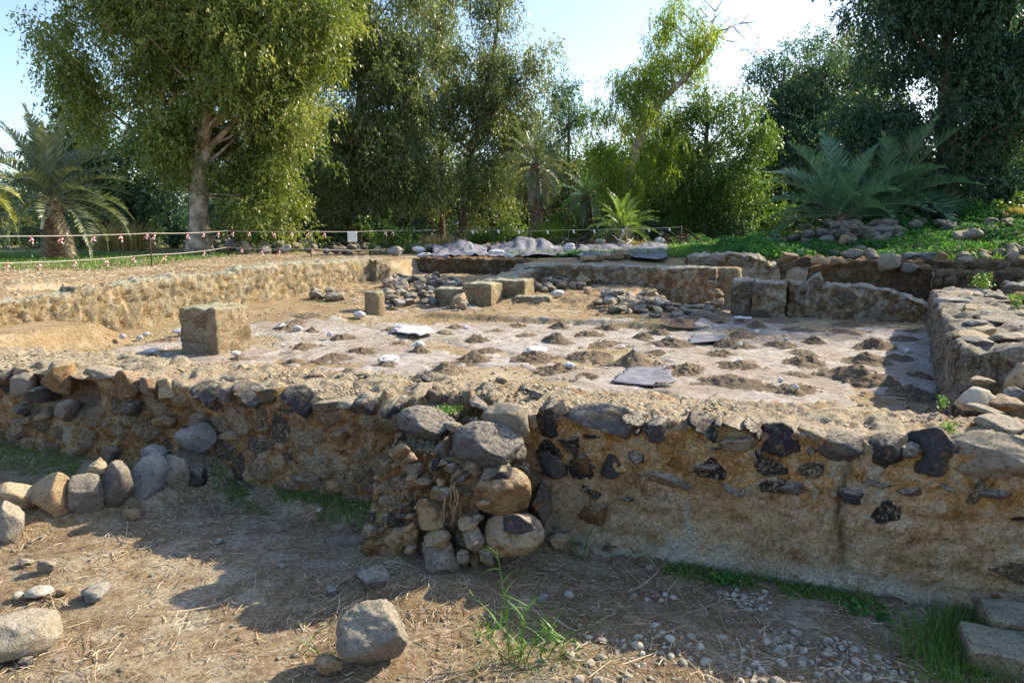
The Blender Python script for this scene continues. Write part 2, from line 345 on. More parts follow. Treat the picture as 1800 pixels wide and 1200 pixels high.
# ------------------------------------------------------------------ terrain
def terrain(x, y):
    x = np.asarray(x, float); y = np.asarray(y, float)
    s, t = st(x, y); p = p3(x, y)
    n1 = fbm(p * .35, 3, 5); n2 = fbm(p * 1.4, 4, 9); n3 = fbm(p * 6, 4, 13)
    # foreground trench floor
    z0 = .02 + .03 * n2 + .012 * n3
    # low earth ridge under the boulder row, running from the wall out to the left edge
    ax, ay = -2.55, 5.75; bx, by = -4.3, 4.35
    L2 = (bx - ax) ** 2 + (by - ay) ** 2
    k = np.clip(((x - ax) * (bx - ax) + (y - ay) * (by - ay)) / L2, 0, 1.6)
    dd = np.hypot(x - ax - k * (bx - ax), y - ay - k * (by - ay))
    z0 = z0 + .17 * (1 - smooth(.1, .45, dd)) * (1 + .5 * n2)
    z0 = z0 + .10 * (1 - smooth(.0, .35, -t)) * smooth(-.4, .2, n2 + .3) * (1 - smooth(.2, 1.4, s))      # spill against the wall foot
    z0 = z0 + .1 * (1 - smooth(.15, .8, np.hypot(s + .45, t + .8)))                        # around the pier
    # courtyard
    zc = .45 + .018 * n2 + .008 * n3
    zc = zc + .3 * (1 - smooth(.85, 1.9, t)) * (1 - smooth(-1.5, .6, s))
    zc = zc + .10 * smooth(7.55, 7.68, t + .1 * n2) * smooth(-5.2, -4.6, s) * (1 - smooth(.2, .6, s))
    zc = zc + .12 * smooth(5.6, 7.6, t) * (1 - smooth(-6.4, -5.8, s + .3 * n2))            # slight rise at back left
    zc = zc + .12 * smooth(8.8, 10.5, t) * (1 - smooth(-1.0, -.3, s))
    zc = zc + .33 * (1 - smooth(-8.0, -7.7, s + .12 * n2)) * (1 - smooth(3.0, 3.8, t + .2 * n2))  # earth bench by left wall
    zc = zc + (.10 * np.abs(n2) + .05 * n3) * smooth(8.3, 9.4, t) * (1 - smooth(-.6, 0, s))
    # pit to the right of the plaster wall
    pit = smooth(10.35, 10.6, t) * smooth(-.9, -.4, s)
    zc = zc * (1 - pit) + (.12 + .04 * n2) * pit
    pit2 = smooth(-1.6, -1.3, s) * (1 - smooth(.5, .8, s)) * smooth(10.6, 11.0, t)
    zc = zc * (1 - pit2) + .15 * pit2
    z = z0 + (zc - z0) * smooth(.3, .6, t)
    # high ground round the pit
    far = 1.14 + .006 * np.clip(t - 14, 0, 40) + .04 * n1 + .025 * n2 + .012 * n3
    far = far + .26 * smooth(16, 21, t) * smooth(-6, 3, s)
    far = far + 1.15 * smooth(16.5, 24, t) * smooth(3, 11, s + 1.2 * n1) * (1 - .35 * smooth(26, 36, t))
    far = far + .5 * smooth(19, 23, t) * smooth(1.5, 4, s) * (1 - smooth(5, 7, s))
    b = smooth(15.75, 15.9, t + .12 * n2)
    b = np.maximum(b, smooth(13.85, 13.95, t) * smooth(-5.6, -5.3, s) * (1 - smooth(.6, .9, s + .2 * n2)))
    b = np.maximum(b, smooth(14.4, 14.8, t + .3 * n2) * smooth(.4, .7, s))
    b = np.maximum(b, 1 - smooth(-9.25, -9.12, s))
    b = b * smooth(.3, .6, t)
    z = z + (far - z) * b
    # spoil hollow behind the left wall
    z = z - .5 * (1 - smooth(.75, .95, np.hypot((s + 10.2) / 1.1, (t - 5.2) / 1.7))) * (s < -9.2)
    # rubble ground right of the right wall
    sr = s - .145 * np.clip(t - 2.1, 0, 9)
    r = smooth(3.15, 3.35, sr) * smooth(.3, .6, t) * (1 - smooth(7.6, 8.0, t)) * (1 - smooth(13, 14, s))
    rz = .92 + .05 * n2 + .02 * n3 - .35 * smooth(3.9, 4.6, s) * smooth(4.6, 5.4, t)
    z = z + (rz - z) * r
    r2 = smooth(4.9, 5.2, s + .1 * n2) * smooth(5.6, 6.1, t + .1 * n2) * (1 - smooth(9.6, 9.9, t))
    z = z + (1.1 + .05 * n2 - z) * r2
    far_right = smooth(5.6, 6.0, s) * smooth(9.9, 10.2, t)
    z = z + (1.12 + .04 * n2 + .26 * smooth(16, 21, t) + 1.15 * smooth(16.5, 24, t) * smooth(3, 11, s + 1.2 * n1) * (1 - .35 * smooth(26, 36, t)) - z) * far_right * (1 - smooth(15, 16, t))
    return z
def gz(x, y): return float(terrain(np.array([x]), np.array([y]))[0])
def atg(px, py):             # where a sight line first meets the terrain (used only to look up plan positions)
    D = np.concatenate([np.arange(1.5, 30, .02), np.arange(30, 90, .1)]); a = TH + math.atan((py - 600) / 1250.0)
    z = CAM_H - D * math.tan(a); zc = D * math.cos(TH) + (CAM_H - z) * math.sin(TH); x = (px - 900) / 1250.0 * zc
    g = terrain(x, D); i = np.argmax(g >= z)
    return (float(x[i]), float(D[i]), float(g[i])) if (g >= z).any() else (float(x[-1]), 90.0, float(g[-1]))

def axis(*segs):
    a = []
    for s0, s1, d in segs: a.append(np.arange(s0, s1, d))
    return np.concatenate(a)
gx = np.concatenate([-np.geomspace(12, 1500, 40)[::-1], axis((-11.9, -5, .12), (-5, 5, .035), (5, 12, .10)), np.geomspace(12.1, 1500, 40)])
gy = np.concatenate([[-30, -8, -2, 0.5], axis((1.6, 6.5, .03), (6.5, 20, .07), (20, 40, .25)), np.geomspace(40, 2500, 50)])
X, Y = np.meshgrid(gx, gy, indexing='ij'); Zg = terrain(X.ravel(), Y.ravel())
gs, gt = st(X.ravel(), Y.ravel())
pp = p3(X.ravel(), Y.ravel())
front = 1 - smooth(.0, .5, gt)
grn = smooth(17.0, 19, gt + 1.5 * fbm(pp * .5, 3, 3)) * smooth(-4, 0, gs) + .8 * (1 - smooth(-17, -14, gs + 2 * fbm(pp * .4, 3, 4))) * smooth(6, 9, gt)
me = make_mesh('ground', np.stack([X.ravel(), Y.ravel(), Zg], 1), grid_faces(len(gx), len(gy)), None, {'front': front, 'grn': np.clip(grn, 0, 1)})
n = NT('earth')
a = n.noise(.6, 6, .65); b_ = n.noise(4.5, 8, .7); f = n.noise(38, 8, .75); g = n.noise(170, 3, .7)
v = n.math('ADD', n.math('MULTIPLY', a, .5), n.math('MULTIPLY', b_, .5))
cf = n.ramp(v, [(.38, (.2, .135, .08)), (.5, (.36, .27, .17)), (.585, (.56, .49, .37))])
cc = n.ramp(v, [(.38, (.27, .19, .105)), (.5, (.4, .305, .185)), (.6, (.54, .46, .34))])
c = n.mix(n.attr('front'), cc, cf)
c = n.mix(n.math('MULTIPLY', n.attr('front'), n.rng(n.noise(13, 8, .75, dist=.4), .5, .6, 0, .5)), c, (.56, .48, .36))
c = n.mix(n.rng(n.noise(8, 8, .75), .54, .63, 0, .45), c, (.12, .085, .055))
c = n.mix(n.rng(f, .38, .6, .5, 0), c, (.1, .07, .045))
c = n.mix(n.math('MULTIPLY', n.rng(n.vor(55), .2, .28, 1, 0), n.rng(f, .42, .52)), c, (.45, .42, .36))
gr = n.math('MULTIPLY', n.attr('grn'), n.rng(n.noise(2.5, 6, .7), .4, .55))
c = n.mix(gr, c, (.06, .12, .025))
c = n.mix(.5, c, n.ramp(g, [(.35, (.55, .55, .55)), (.62, (1, 1, 1))]), 'MULTIPLY')
nb = n.bump(n.noise(26, 9, .75), .9, .045); nb = n.bump(g, .5, .006, nb)
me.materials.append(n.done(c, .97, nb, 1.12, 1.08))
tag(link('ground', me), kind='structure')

# ------------------------------------------------------------------ rocks
def ico(sub):
    bm = bmesh.new(); bmesh.ops.create_icosphere(bm, subdivisions=sub, radius=1)
    v = np.array([x.co[:] for x in bm.verts]); f = np.array([[k.index for k in x.verts] for x in bm.faces]); bm.free(); return v, f
ICO = {k: ico(k) for k in (2, 3, 4, 5)}
def rock_mesh(name, seed, mat, sub=4, cuts=10, rough=1.0, flat=.92, blk=.82):
    r = np.random.RandomState(seed); v, f = ICO[sub]; v = np.sign(v) * np.abs(v) ** blk; q_ = r.normal(size=(3, 3)); q_, _ = np.linalg.qr(q_); v = v @ q_
    for _ in range(cuts):
        nn = r.normal(size=3); nn /= np.linalg.norm(nn); d = r.uniform(.5, .85)
        v = v - nn[None, :] * (np.maximum(0, v @ nn - d) * flat)[:, None]
    nr = v / np.linalg.norm(v, axis=1)[:, None]
    off = r.uniform(0, 50, 3)
    v = v + nr * (.13 * fbm(v * 1.3 + off, 3, seed) + rough * (.05 * fbm(v * 4 + off, 4, seed + 3) + .022 * fbm(v * 13 + off, 3, seed + 5)))[:, None]
    v -= (v.max(0) + v.min(0)) / 2; v /= (v.max(0) - v.min(0))
    return make_mesh(name, v, f, mat)
ROCK = {}
for key in ('basalt', 'rock', 'tan', 'bluegrey'):
    ROCK[key] = [rock_mesh('stone_' + key, 100 + i + 31 * len(key), M[key], 4, 11 + 2 * (i % 4), 1.25) for i in range(7)]
for key, src in (('basalt_set', 'basalt_set'), ('rock_set', 'rock_set'), ('tan_set', 'tan_set')):
    ROCK[key] = [rock_mesh('set_stone', 150 + i + 31 * len(key), M[src], 4, 12 + 2 * (i % 3), 1.3, blk=.7) for i in range(7)]
ROCK['round'] = [rock_mesh('round_boulder', 180 + i, M['basalt'], 5, 4, 1.0, .8, .97) for i in range(2)]; ROCK['tan_round'] = [rock_mesh('round_stone', 185 + i, M['tan_set'], 5, 6, 1.2, .85, .93) for i in range(3)]
ROCK['bluegrey_set'] = ROCK['rock_set']; ROCK['pebble_set'] = ROCK['tan_set']
ROCK['pebble'] = [rock_mesh('cobble', 300 + i, M['pebble'], 3, 5 + i % 4) for i in range(7)]
ROCK['small'] = [rock_mesh('stone_small', 330 + i, M['rock'], 3, 10, 1.2) for i in range(8)]
rnd = random.Random(7)
def stone_on(parent, kind, px, py, wpx, hpx, t, depth=None, name='stone', tilt=0.0, label=None, k=None, prot=.05, grow=1.14):
    """a stone set in a wall face: plan position from the face plane t"""
    x, D, z = on_t(px, py, t); dist = math.hypot(D, CAM_H - z)
    W = wpx * MPP * dist; Hh = hpx * MPP * dist; dp = depth or .8 * min(W, .45)
    kind = kind + '_set' if kind + '_set' in ROCK else kind; push = dp * .5 - prot; x += V[0] * push; D += V[1] * push
    me_ = ROCK[kind][(k if k is not None else rnd.randrange(99)) % len(ROCK[kind])]
    o = link(name, me_, parent, (x, D, z), (rnd.uniform(-.12, .12), tilt + rnd.uniform(-.15, .15), ANG_U + rnd.uniform(-.12, .12)), (W * grow, dp, Hh * grow))
    if label: o['label'] = label
    return o
def stone_ground(kind, px, pybot, wpx, hpx, label, cat='stone', group=None, name='boulder', zoff=0, k=None, me=None, rz=None, sink=.08, deep=1.0):
    x, D, z = atg(px, pybot); W = wpx * MPP * math.hypot(D, 2.2 - z); Hh = hpx * MPP * math.hypot(D, 2.2 - z) * 1.05
    D += W * .35 * deep; x += (px - 900) / 1250 * W * .35 * deep; z = gz(x, D)
    me_ = me or ROCK[kind][(k if k is not None else rnd.randrange(99)) % len(ROCK[kind])]
    o = link(name, me_, None, (x, D, z + Hh * (.5 - sink) + zoff), (rnd.uniform(-.1, .1), rnd.uniform(-.1, .1), rnd.uniform(-.5, .5) if rz is None else rz), (W, W * .85 * deep, Hh))
    return tag(o, label, cat, group)

# ------------------------------------------------------------------ walls
def wallbox(name, s0, s1, t0, t1, z0, ztop, res, mat, parent=None, seed=1, cell=(.25, .25, .17), stone_h=.03, cover=.7,
            rough=.02, toprough=.02, batter=0.0, carve=None, sbatter=0.0, bottom=False, swirl=0.0, low=0.0, rot=0.0):
    na, nb, nc = max(3, int((s1 - s0) / res)), max(3, int((t1 - t0) / res)), max(3, int(1.0 / res * .9 * max(.3, (np.max(ztop(np.linspace(s0, s1, 9), 0 * np.linspace(s0, s1, 9) + (t0 + t1) / 2)) - z0))))
    F = []
    def face(fix, val, n1, n2, flip):
        i, j = np.meshgrid(np.arange(n1 + 1), np.arange(n2 + 1), indexing='ij'); kk = np.full_like(i, val)
        ijk = {0: (kk, i, j), 1: (i, kk, j), 2: (i, j, kk)}[fix]
        ids = (ijk[0] * 4096 + ijk[1]) * 4096 + ijk[2]
        q = np.stack([ids[:-1, :-1], ids[1:, :-1], ids[1:, 1:], ids[:-1, 1:]], -1).reshape(-1, 4)
        F.append(q[:, ::-1] if flip else q)
    face(1, 0, na, nc, False); face(1, nb, na, nc, True); face(0, 0, nb, nc, True); face(0, na, nb, nc, False); face(2, nc, na, nb, False)
    F = np.vstack(F); ids, inv = np.unique(F, return_inverse=True); F = inv.reshape(F.shape)
    k = ids % 4096; j = (ids // 4096) % 4096; i = ids // (4096 * 4096)
    a = i / na; b = j / nb; c = k / nc
    s = s0 + (s1 - s0) * a; t = t0 + (t1 - t0) * b; zt_ = ztop(s, t)
    # round the arrises
    z = z0 + (zt_ - z0) * c
    t = t + batter * c * (1 - b) + 0.0; s = s + sbatter * c * (1 - a) - sbatter * c * a
    x, y = xy(s, t); v = np.stack([x, y, z], 1)
    nn = vnormals(v, [F])
    P = v.copy()
    wob = fbm(v * 2.2, 3, seed + 40)
    q = np.stack([s, t, v[:, 2]], 1) + swirl * np.stack([fbm(v * 3, 2, seed + 60), fbm(v * 3 + 9, 2, seed + 61), fbm(v * 3 + 5, 2, seed + 62)], 1)
    f1, f2, h, h2 = voro(q / np.array(cell) + seed * 3.7, seed)
    cv = cover(s, t, z) if callable(cover) else cover
    mask = smooth(.05, .24, f2 - f1) * (h2 < cv)
    dome = mask * np.sqrt(np.clip(1 - f1 * f1, 0, 1))
    d = stone_h * dome * (.4 + .9 * h) + rough * (1.5 * wob + .8 * fbm(v * 9, 3, seed + 41) + .4 * fbm(v * 28, 3, seed + 43))
    g1, g2, g3, g4 = voro(q / (np.array(cell) * .38) + seed * 1.9, seed + 90)
    d = d + rough * 1.1 * (smooth(.02, .3, g2 - g1) * (.3 + g3) - .6) * (1 - .6 * mask)
    top = smooth(.55, .9, nn[:, 2])
    d = d + top * toprough * (fbm(v * 5, 4, seed + 44) * 1.3 + .9 * np.abs(fbm(v * 17, 3, seed + 45)))
    edge = smooth(.25, .6, nn[:, 2]) * (1 - smooth(.8, .95, nn[:, 2])); d = d - edge * .02 * (1 + fbm(v * 6, 2, seed + 4))
    if low: d = d - low * (nn[:, 2] < .5) * smooth(0, .3, c) * (1 - smooth(.3, .9, c)) * (.5 + wob)
    if carve is not None: d = d + carve(s, t, z, nn)
    v = v + nn * d[:, None]
    m_ = make_mesh(name, v, F, mat, {'mask': mask, 'tint': h})
    return link(name, m_, parent)
def prof(pts):
    xs = np.array([p[0] for p in pts], float); zs = np.array([p[1] for p in pts], float)
    return lambda s, t: np.interp(s, xs, zs) + .018 * fbm(p3(s * 2.1, t * 2.1), 3, 77)

# front wall, rubble stretch left of the pier
def carve_l(s, t, z, nn):
    fr = np.clip(-nn[:, 1], 0, 1) * (t < .4)
    notch = np.exp(-((s + 4.55) / .28) ** 2) * smooth(.5, .62, z) * (1 - smooth(.8, .86, z))
    under = -.07 * smooth(.35, .62, z) * (1 - smooth(.62, .8, z))
    bul = .09 * fbm(p3(s * 1.1, z * 1.6), 2, 8)
    return fr * (-.3 * notch + under + bul)
fwl = empty('rubble_wall', (*xy(-3.6, 0), 0), 'brown rubble stretch of the near wall left of the pier, dark stones along its top', 'wall')
def local(o, par):            # children are built in world space; keep them there
    o.matrix_parent_inverse = Matrix.Translation(par.location).inverted(); return o
local(wallbox('masonry_core', -7.2, -.35, 0, .88, -.08, prof([(-7.2, .86), (-5, .87), (-4, .88), (-2, .9), (-.3, .94)]), .024, M['front_l'], fwl, 3,
        (.24, .3, .19), .045, lambda s, t, z: np.where(z > .8, .25, .75), 0.02, .028, carve=carve_l, swirl=.06), fwl)
for (px, py, w_, h_, kd) in [(222, 672, 52, 50, 'tan'), (258, 680, 42, 38, 'rock'), (295, 682, 45, 36, 'tan'), (361, 690, 54, 44, 'basalt'), (402, 688, 34, 26, 'rock'), (436, 690, 66, 38, 'basalt'), (475, 694, 36, 30, 'rock'),
        (523, 702, 62, 50, 'basalt'), (577, 710, 52, 24, 'bluegrey'), (612, 706, 30, 18, 'rock'), (643, 712, 62, 42, 'basalt'), (688, 722, 48, 46, 'basalt'), (8, 668, 46, 40, 'basalt'), (42, 676, 44, 46, 'rock'), (92, 664, 64, 56, 'tan'), (66, 690, 30, 28, 'basalt'),
        (180, 652, 70, 16, 'rock'), (35, 716, 32, 26, 'bluegrey'), (117, 718, 28, 36, 'rock'), (232, 716, 24, 26, 'rock'), (74, 728, 26, 22, 'tan'), (135, 793, 46, 36, 'tan'), (88, 796, 40, 30, 'rock'), (187, 800, 44, 30, 'rock'), (340, 748, 46, 40, 'rock'),
        (395, 768, 54, 22, 'tan'), (283, 745, 36, 26, 'tan'), (535, 843, 62, 15, 'bluegrey'), (460, 760, 36, 24, 'tan'), (590, 770, 40, 26, 'tan'), (450, 830, 50, 30, 'tan'), (602, 850, 60, 36, 'tan'), (620, 900, 50, 18, 'tan'), (455, 878, 56, 18, 'tan'), (18, 770, 40, 34, 'rock')]:
    o = stone_on(fwl, kd, px, py + (4 if py < 730 else 0), w_, h_, -.02, .2 if py > 730 else .3, prot=.035 if py > 730 else .09); local(o, fwl)

rs_ = random.Random(77)
for i in range(30):           # chips and rubble bedded in the wall top
    s_ = rs_.uniform(-2.2, -.1) if i < 18 else rs_.uniform(-6, -2.2); t_ = rs_.uniform(.35, .88); x, y = xy(s_, t_); w_ = rs_.uniform(.07, .2)
    o = link('stone', ROCK[rs_.choice(['basalt', 'rock_set', 'rock', 'tan'])][i % 7], fwl, (x, y, .9 + .015 * (s_ + 2) + w_ * .1), (rs_.uniform(-.3, .3), rs_.uniform(-.3, .3), rs_.uniform(0, 6)), (w_, w_ * .75, w_ * .5)); local(o, fwl)
# front wall, plastered stretch right of the pier
def carve_r(s, t, z, nn):
    fr = np.clip(-nn[:, 1], 0, 1) * (t < .4)
    crack = np.exp(-((s - 1.93 - .02 * np.sin(z * 9)) / .022) ** 2) * smooth(.08, .2, z)
    ledge = .035 * (1 - smooth(.1, .16, z + .03 * fbm(p3(s * 3, z), 2, 5)))
    lay = .012 * np.sin(z * 42 + 3 * fbm(p3(s * 2, z * 2), 2, 6)) * smooth(1.9, 2.0, s)
    flake = -.018 * smooth(.05, .15, fbm(p3(s * 2.2, z * 3.6), 4, 15))
    return fr * (-.09 * crack + ledge + lay + flake - .05 * smooth(.3, 1.0, .6 - z) * (s < .8) * 0)
fwr = empty('plastered_wall', (*xy(2, 0), 0), 'ochre plastered stretch of the near wall right of the pier, dark basalt in its top', 'wall')
local(wallbox('masonry_core', -.34, 6.4, 0, .84, -.08, prof([(-.4, .93), (0, .93), (1, .95), (3, .97), (6.4, .98)]), .022, M['front_r'], fwr, 11,
        (.2, .24, .15), .03, lambda s, t, z: np.where(z > .84, .12, np.where(z > .6, .38, .1)), 0.021, .02, carve=carve_r, swirl=.05), fwr)
for (px, py, w_, h_, kd) in [(968, 738, 42, 62, 'basalt'), (1053, 741, 108, 52, 'basalt'), (1157, 757, 40, 42, 'basalt'), (1112, 736, 36, 20, 'basalt'), (1122, 757, 18, 18, 'basalt'), (1233, 752, 46, 48, 'basalt'), (1262, 742, 14, 12, 'basalt'), (1290, 747, 42, 17, 'bluegrey'), (1322, 748, 24, 20, 'basalt'),
        (1333, 765, 14, 22, 'basalt'), (1371, 774, 68, 56, 'basalt'), (1430, 765, 36, 22, 'rock'), (1475, 787, 82, 50, 'basalt'), (1420, 786, 14, 18, 'basalt'), (1558, 797, 60, 62, 'basalt'), (1640, 797, 70, 84, 'basalt'), (1745, 812, 138, 68, 'bluegrey'), (1597, 790, 26, 22, 'rock'), (965, 813, 56, 42, 'basalt'),
        (1022, 820, 40, 48, 'basalt'), (1073, 822, 40, 42, 'basalt'), (1163, 840, 92, 38, 'bluegrey'), (1115, 800, 34, 18, 'basalt'), (1014, 772, 16, 12, 'basalt'), (1240, 820, 52, 12, 'basalt'), (1288, 860, 34, 20, 'basalt'), (1388, 855, 60, 44, 'basalt'), (1500, 873, 44, 28, 'basalt'), (1298, 778, 60, 28, 'bluegrey'),
        (1258, 784, 14, 12, 'basalt'), (1332, 796, 12, 18, 'basalt'), (1462, 864, 14, 12, 'pebble'), (1540, 852, 32, 9, 'rock'), (1102, 879, 20, 8, 'basalt'), (1596, 862, 40, 26, 'basalt'), (1660, 856, 34, 14, 'rock'), (1752, 868, 50, 14, 'basalt'), (1728, 1055, 44, 16, 'bluegrey'), (1765, 1052, 36, 18, 'tan'), (1770, 1072, 50, 14, 'rock'), (1040, 905, 46, 40, 'tan')]:
    o = stone_on(fwr, kd, px, py + (3 if py < 800 else 0), w_, h_, -.0, (.2 if py > 800 else .3), prot=.055 if py > 800 else .075, grow=1.24); local(o, fwr)

# pier
pier = empty('rubble_pier', (*xy(-.48, -.4), 0), 'short projecting pier of earth and mixed stones jutting forward from the near wall', 'pier')
local(wallbox('earth_core', -.9, -.13, -.74, .15, -.05, lambda s, t: .86 - .1 * smooth(-.5, -.74, t) + .12 * smooth(-.3, .1, t) + .04 * fbm(p3(s * 4, t * 4), 3, 2), .017, M['front_l'], pier, 21, (.11, .11, .09), .03, .6, .05, .04, batter=.2, sbatter=.05), pier)
for (px, py, w_, h_, kd, t_, dp, *lb) in [(848, 792, 112, 80, 'round', -.52, .34, 'big rounded dark boulder on the pier front'), (740, 750, 92, 54, 'round', -.42, .3), (888, 752, 84, 76, 'rock', -.3, .34), (868, 872, 100, 84, 'tan_round', -.56, .34), (862, 840, 60, 40, 'basalt', -.58, .2), (893, 948, 92, 70, 'tan_round', -.62, .34), (905, 925, 60, 34, 'basalt', -.66, .14),
        (696, 962, 70, 82, 'tan_round', -.66, .24), (768, 988, 66, 56, 'rock', -.78, .22), (748, 907, 58, 52, 'tan', -.68, .22), (735, 853, 42, 20, 'tan', -.62, .16), (774, 871, 38, 24, 'rock', -.66, .16), (761, 954, 46, 28, 'pebble', -.76, .16), (816, 926, 34, 20, 'tan', -.72, .14), (826, 952, 36, 38, 'rock', -.74, .16),
        (687, 862, 32, 24, 'bluegrey', -.52, .14), (683, 835, 24, 30, 'basalt', -.42, .14), (770, 792, 26, 36, 'basalt', -.56, .14), (762, 820, 16, 22, 'basalt', -.6, .1), (705, 783, 16, 16, 'pebble', -.52, .08), (697, 810, 20, 14, 'pebble', -.54, .08), (803, 838, 28, 16, 'basalt', -.6, .12), (771, 849, 14, 14, 'pebble', -.64, .08), (722, 826, 44, 24, 'bluegrey', -.56, .14),
        (942, 896, 40, 80, 'rock', -.16, .2), (915, 838, 34, 40, 'bluegrey', -.2, .2), (907, 803, 30, 34, 'rock', -.32, .16), (813, 982, 22, 24, 'rock', -.74, .12), (794, 731, 24, 16, 'basalt', -.2, .1), (790, 752, 32, 18, 'bluegrey', -.38, .12), (720, 944, 20, 46, 'tan', -.72, .12), (830, 742, 20, 12, 'rock', -.2, .1)]:
    o = stone_on(pier, kd, px, py, w_, h_, t_ - .02, dp, label=lb[0] if lb else None, prot=dp * (.27 if w_ > 60 else .2)); local(o, pier)
rs_ = random.Random(31)
for i in range(18):
    px, py = rs_.uniform(688, 860), rs_.uniform(770, 985); z_ = on_t(px, py, -.6)[2]
    w_ = rs_.uniform(12, 28); o = stone_on(pier, rs_.choice(['tan', 'rock', 'tan']), px, py, w_, w_ * rs_.uniform(.6, .9), -.75 + .2 * max(0, min(1, z_)), .1, prot=.045); local(o, pier)
ac = Acc(); rr = np.random.RandomState(4)
for kx in range(9):
    x, D, z = on_t(790 + rr.uniform(-18, 14), 850 + rr.uniform(-10, 30), -.76)
    pts = [(x, D, z)]
    for q in range(7): x += rr.uniform(-.014, .01); z -= rr.uniform(.02, .045); D += rr.uniform(-.006, .01); pts.append((x, D, z))
    ac.add(*tube(pts, np.linspace(.0035, .001, 8), 4), a=.4)
ro = link('root_fibres', ac.mesh('root_fibres', M['straw']), pier); local(ro, pier)

# long pale wall at the left
wl = tag(wallbox('lime_plastered_wall', -9.15, -8.78, -.2, 12.1, .3, prof([(0, 0)]) if False else (lambda s, t: np.interp(t, [-.2, 2, 3.4, 3.6, 5.0, 7.0, 7.2, 12.1], [1.14, 1.12, 1.13, 1.24, 1.25, 1.23, 1.3, 1.3]) + .05 * fbm(p3(s * 2, t * 1.1), 3, 5)), .04, M['pale'], None, 31, (.27, .3, .16), .032, .65, .045, .05, swirl=.3),
         'long pale lime plastered wall lit by the sun along the left side of the pit', 'wall')
wallbox('broken_wall_end', -9.0, -8.55, 12.05, 12.75, .4, lambda s, t: 1.28 + .05 * fbm(p3(s * 5, t * 5), 2, 3) - .2 * smooth(12.2, 12.7, t), .045, M['pale'], None, 33, (.25, .25, .2), .05, .9, .04, .04)
tag(bpy.data.objects['broken_wall_end'], 'ragged stub of stones at the far end of the long pale left wall', 'wall')

# cut earth section at the back, below the tarpaulins
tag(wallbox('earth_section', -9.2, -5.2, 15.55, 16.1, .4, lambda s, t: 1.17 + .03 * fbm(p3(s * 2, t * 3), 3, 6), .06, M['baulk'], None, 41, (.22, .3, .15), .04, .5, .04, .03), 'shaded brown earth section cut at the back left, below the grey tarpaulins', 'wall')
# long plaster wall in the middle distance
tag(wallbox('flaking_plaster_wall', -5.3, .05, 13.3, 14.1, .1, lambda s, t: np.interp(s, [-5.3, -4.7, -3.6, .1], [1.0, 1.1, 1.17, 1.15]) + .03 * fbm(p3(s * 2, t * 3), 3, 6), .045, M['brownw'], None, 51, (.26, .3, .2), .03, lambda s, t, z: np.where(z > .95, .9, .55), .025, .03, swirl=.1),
    'long shaded wall of flaking brown and white plaster in the middle distance', 'wall')
# low side wall joining it
tag(wallbox('low_wall', -5.0, -4.5, 10.3, 13.3, .4, lambda s, t: .92 + .03 * (t - 10.3) + .03 * fbm(p3(s * 3, t * 3), 3, 9), .05, M['pale'], None, 55, (.3, .3, .2), .04, .8, .03, .03), 'low pale wall running back from the square stone blocks to the flaking wall', 'wall')
# courses of dressed stones on top of the plaster wall, far side
for i, (px, py, w_, h_) in enumerate([(1035, 455, 26, 12), (1052, 453, 18, 14), (1066, 450, 20, 16), (1083, 449, 22, 20), (1100, 448, 18, 18)]):
    x, D = at(px, py + h_ / 2, 1.16); tag(link('dressed_stone', ROCK['tan'][i], None, (x, D + .15, 1.16 + h_ * MPP * D * .45), (0, 0, ANG_U), (w_ * MPP * D * 1.15, .35, h_ * MPP * D * 1.1)), 'pale squared stone in a short row on the flat top behind the flaking wall', 'stone', 'row of dressed stones on the flaking wall')

# square block (free standing pillar base)
def block(name, s0, s1, t0, t1, z0, z1, label, cat, mat='ashlar', res=.028, seed=61, r=.012, cover=.75, cell=(.34, .34, .24), sh=.022, top=.015, slope=0.0):
    return tag(wallbox(name, s0, s1, t0, t1, z0, lambda s, t: z1 + slope * (s - s0) + .012 * fbm(p3(s * 6, t * 6), 2, seed), res, M[mat], None, seed, cell, sh, cover, r, top), label, cat)
block('masonry_pillar_base', -6.1, -5.5, 2.95, 3.6, .35, 1.09, 'free standing square masonry block on the left of the courtyard', 'pillar base', seed=61)
# column stub
ac = Acc(); th = np.linspace(0, 2 * np.pi, 49)[:-1]; prf = [(0, .0), (.19, .0), (.2, .03), (.195, .2), (.19, .33), (.185, .43), (.165, .455), (0, .46)]
hs = np.concatenate([np.linspace(prf[i][1], prf[i + 1][1], 6)[:-1] for i in range(7)] + [[.46]]); rs = np.concatenate([np.linspace(prf[i][0], prf[i + 1][0], 6)[:-1] for i in range(7)] + [[0]])
vv = np.stack([rs[:, None] * np.cos(th), rs[:, None] * np.sin(th), np.repeat(hs[:, None], 48, 1)], -1).reshape(-1, 3)
vv = vv + vv * np.array([1, 1, 0]) * .12 * fbm(vv * 9, 4, 3)[:, None]; vv[:, 2] += .02 * fbm(vv * 7, 3, 5)
fi = np.arange(len(hs) - 1)[:, None] * 48; fj = np.arange(48)[None, :]; fk = (fj + 1) % 48
ff = np.stack([fi + fj, fi + fk, fi + 48 + fk, fi + 48 + fj], -1).reshape(-1, 4)
cm = make_mesh('column_stub', vv, ff, M['ashlar'], {'mask': np.ones(len(vv)), 'tint': np.full(len(vv), .6)})
cx, cy, cz = atg(657, 553)
tag(link('column_stub', cm, None, (cx, cy + .15, cz - .02)), 'short round limestone column drum standing by the rubble', 'column')
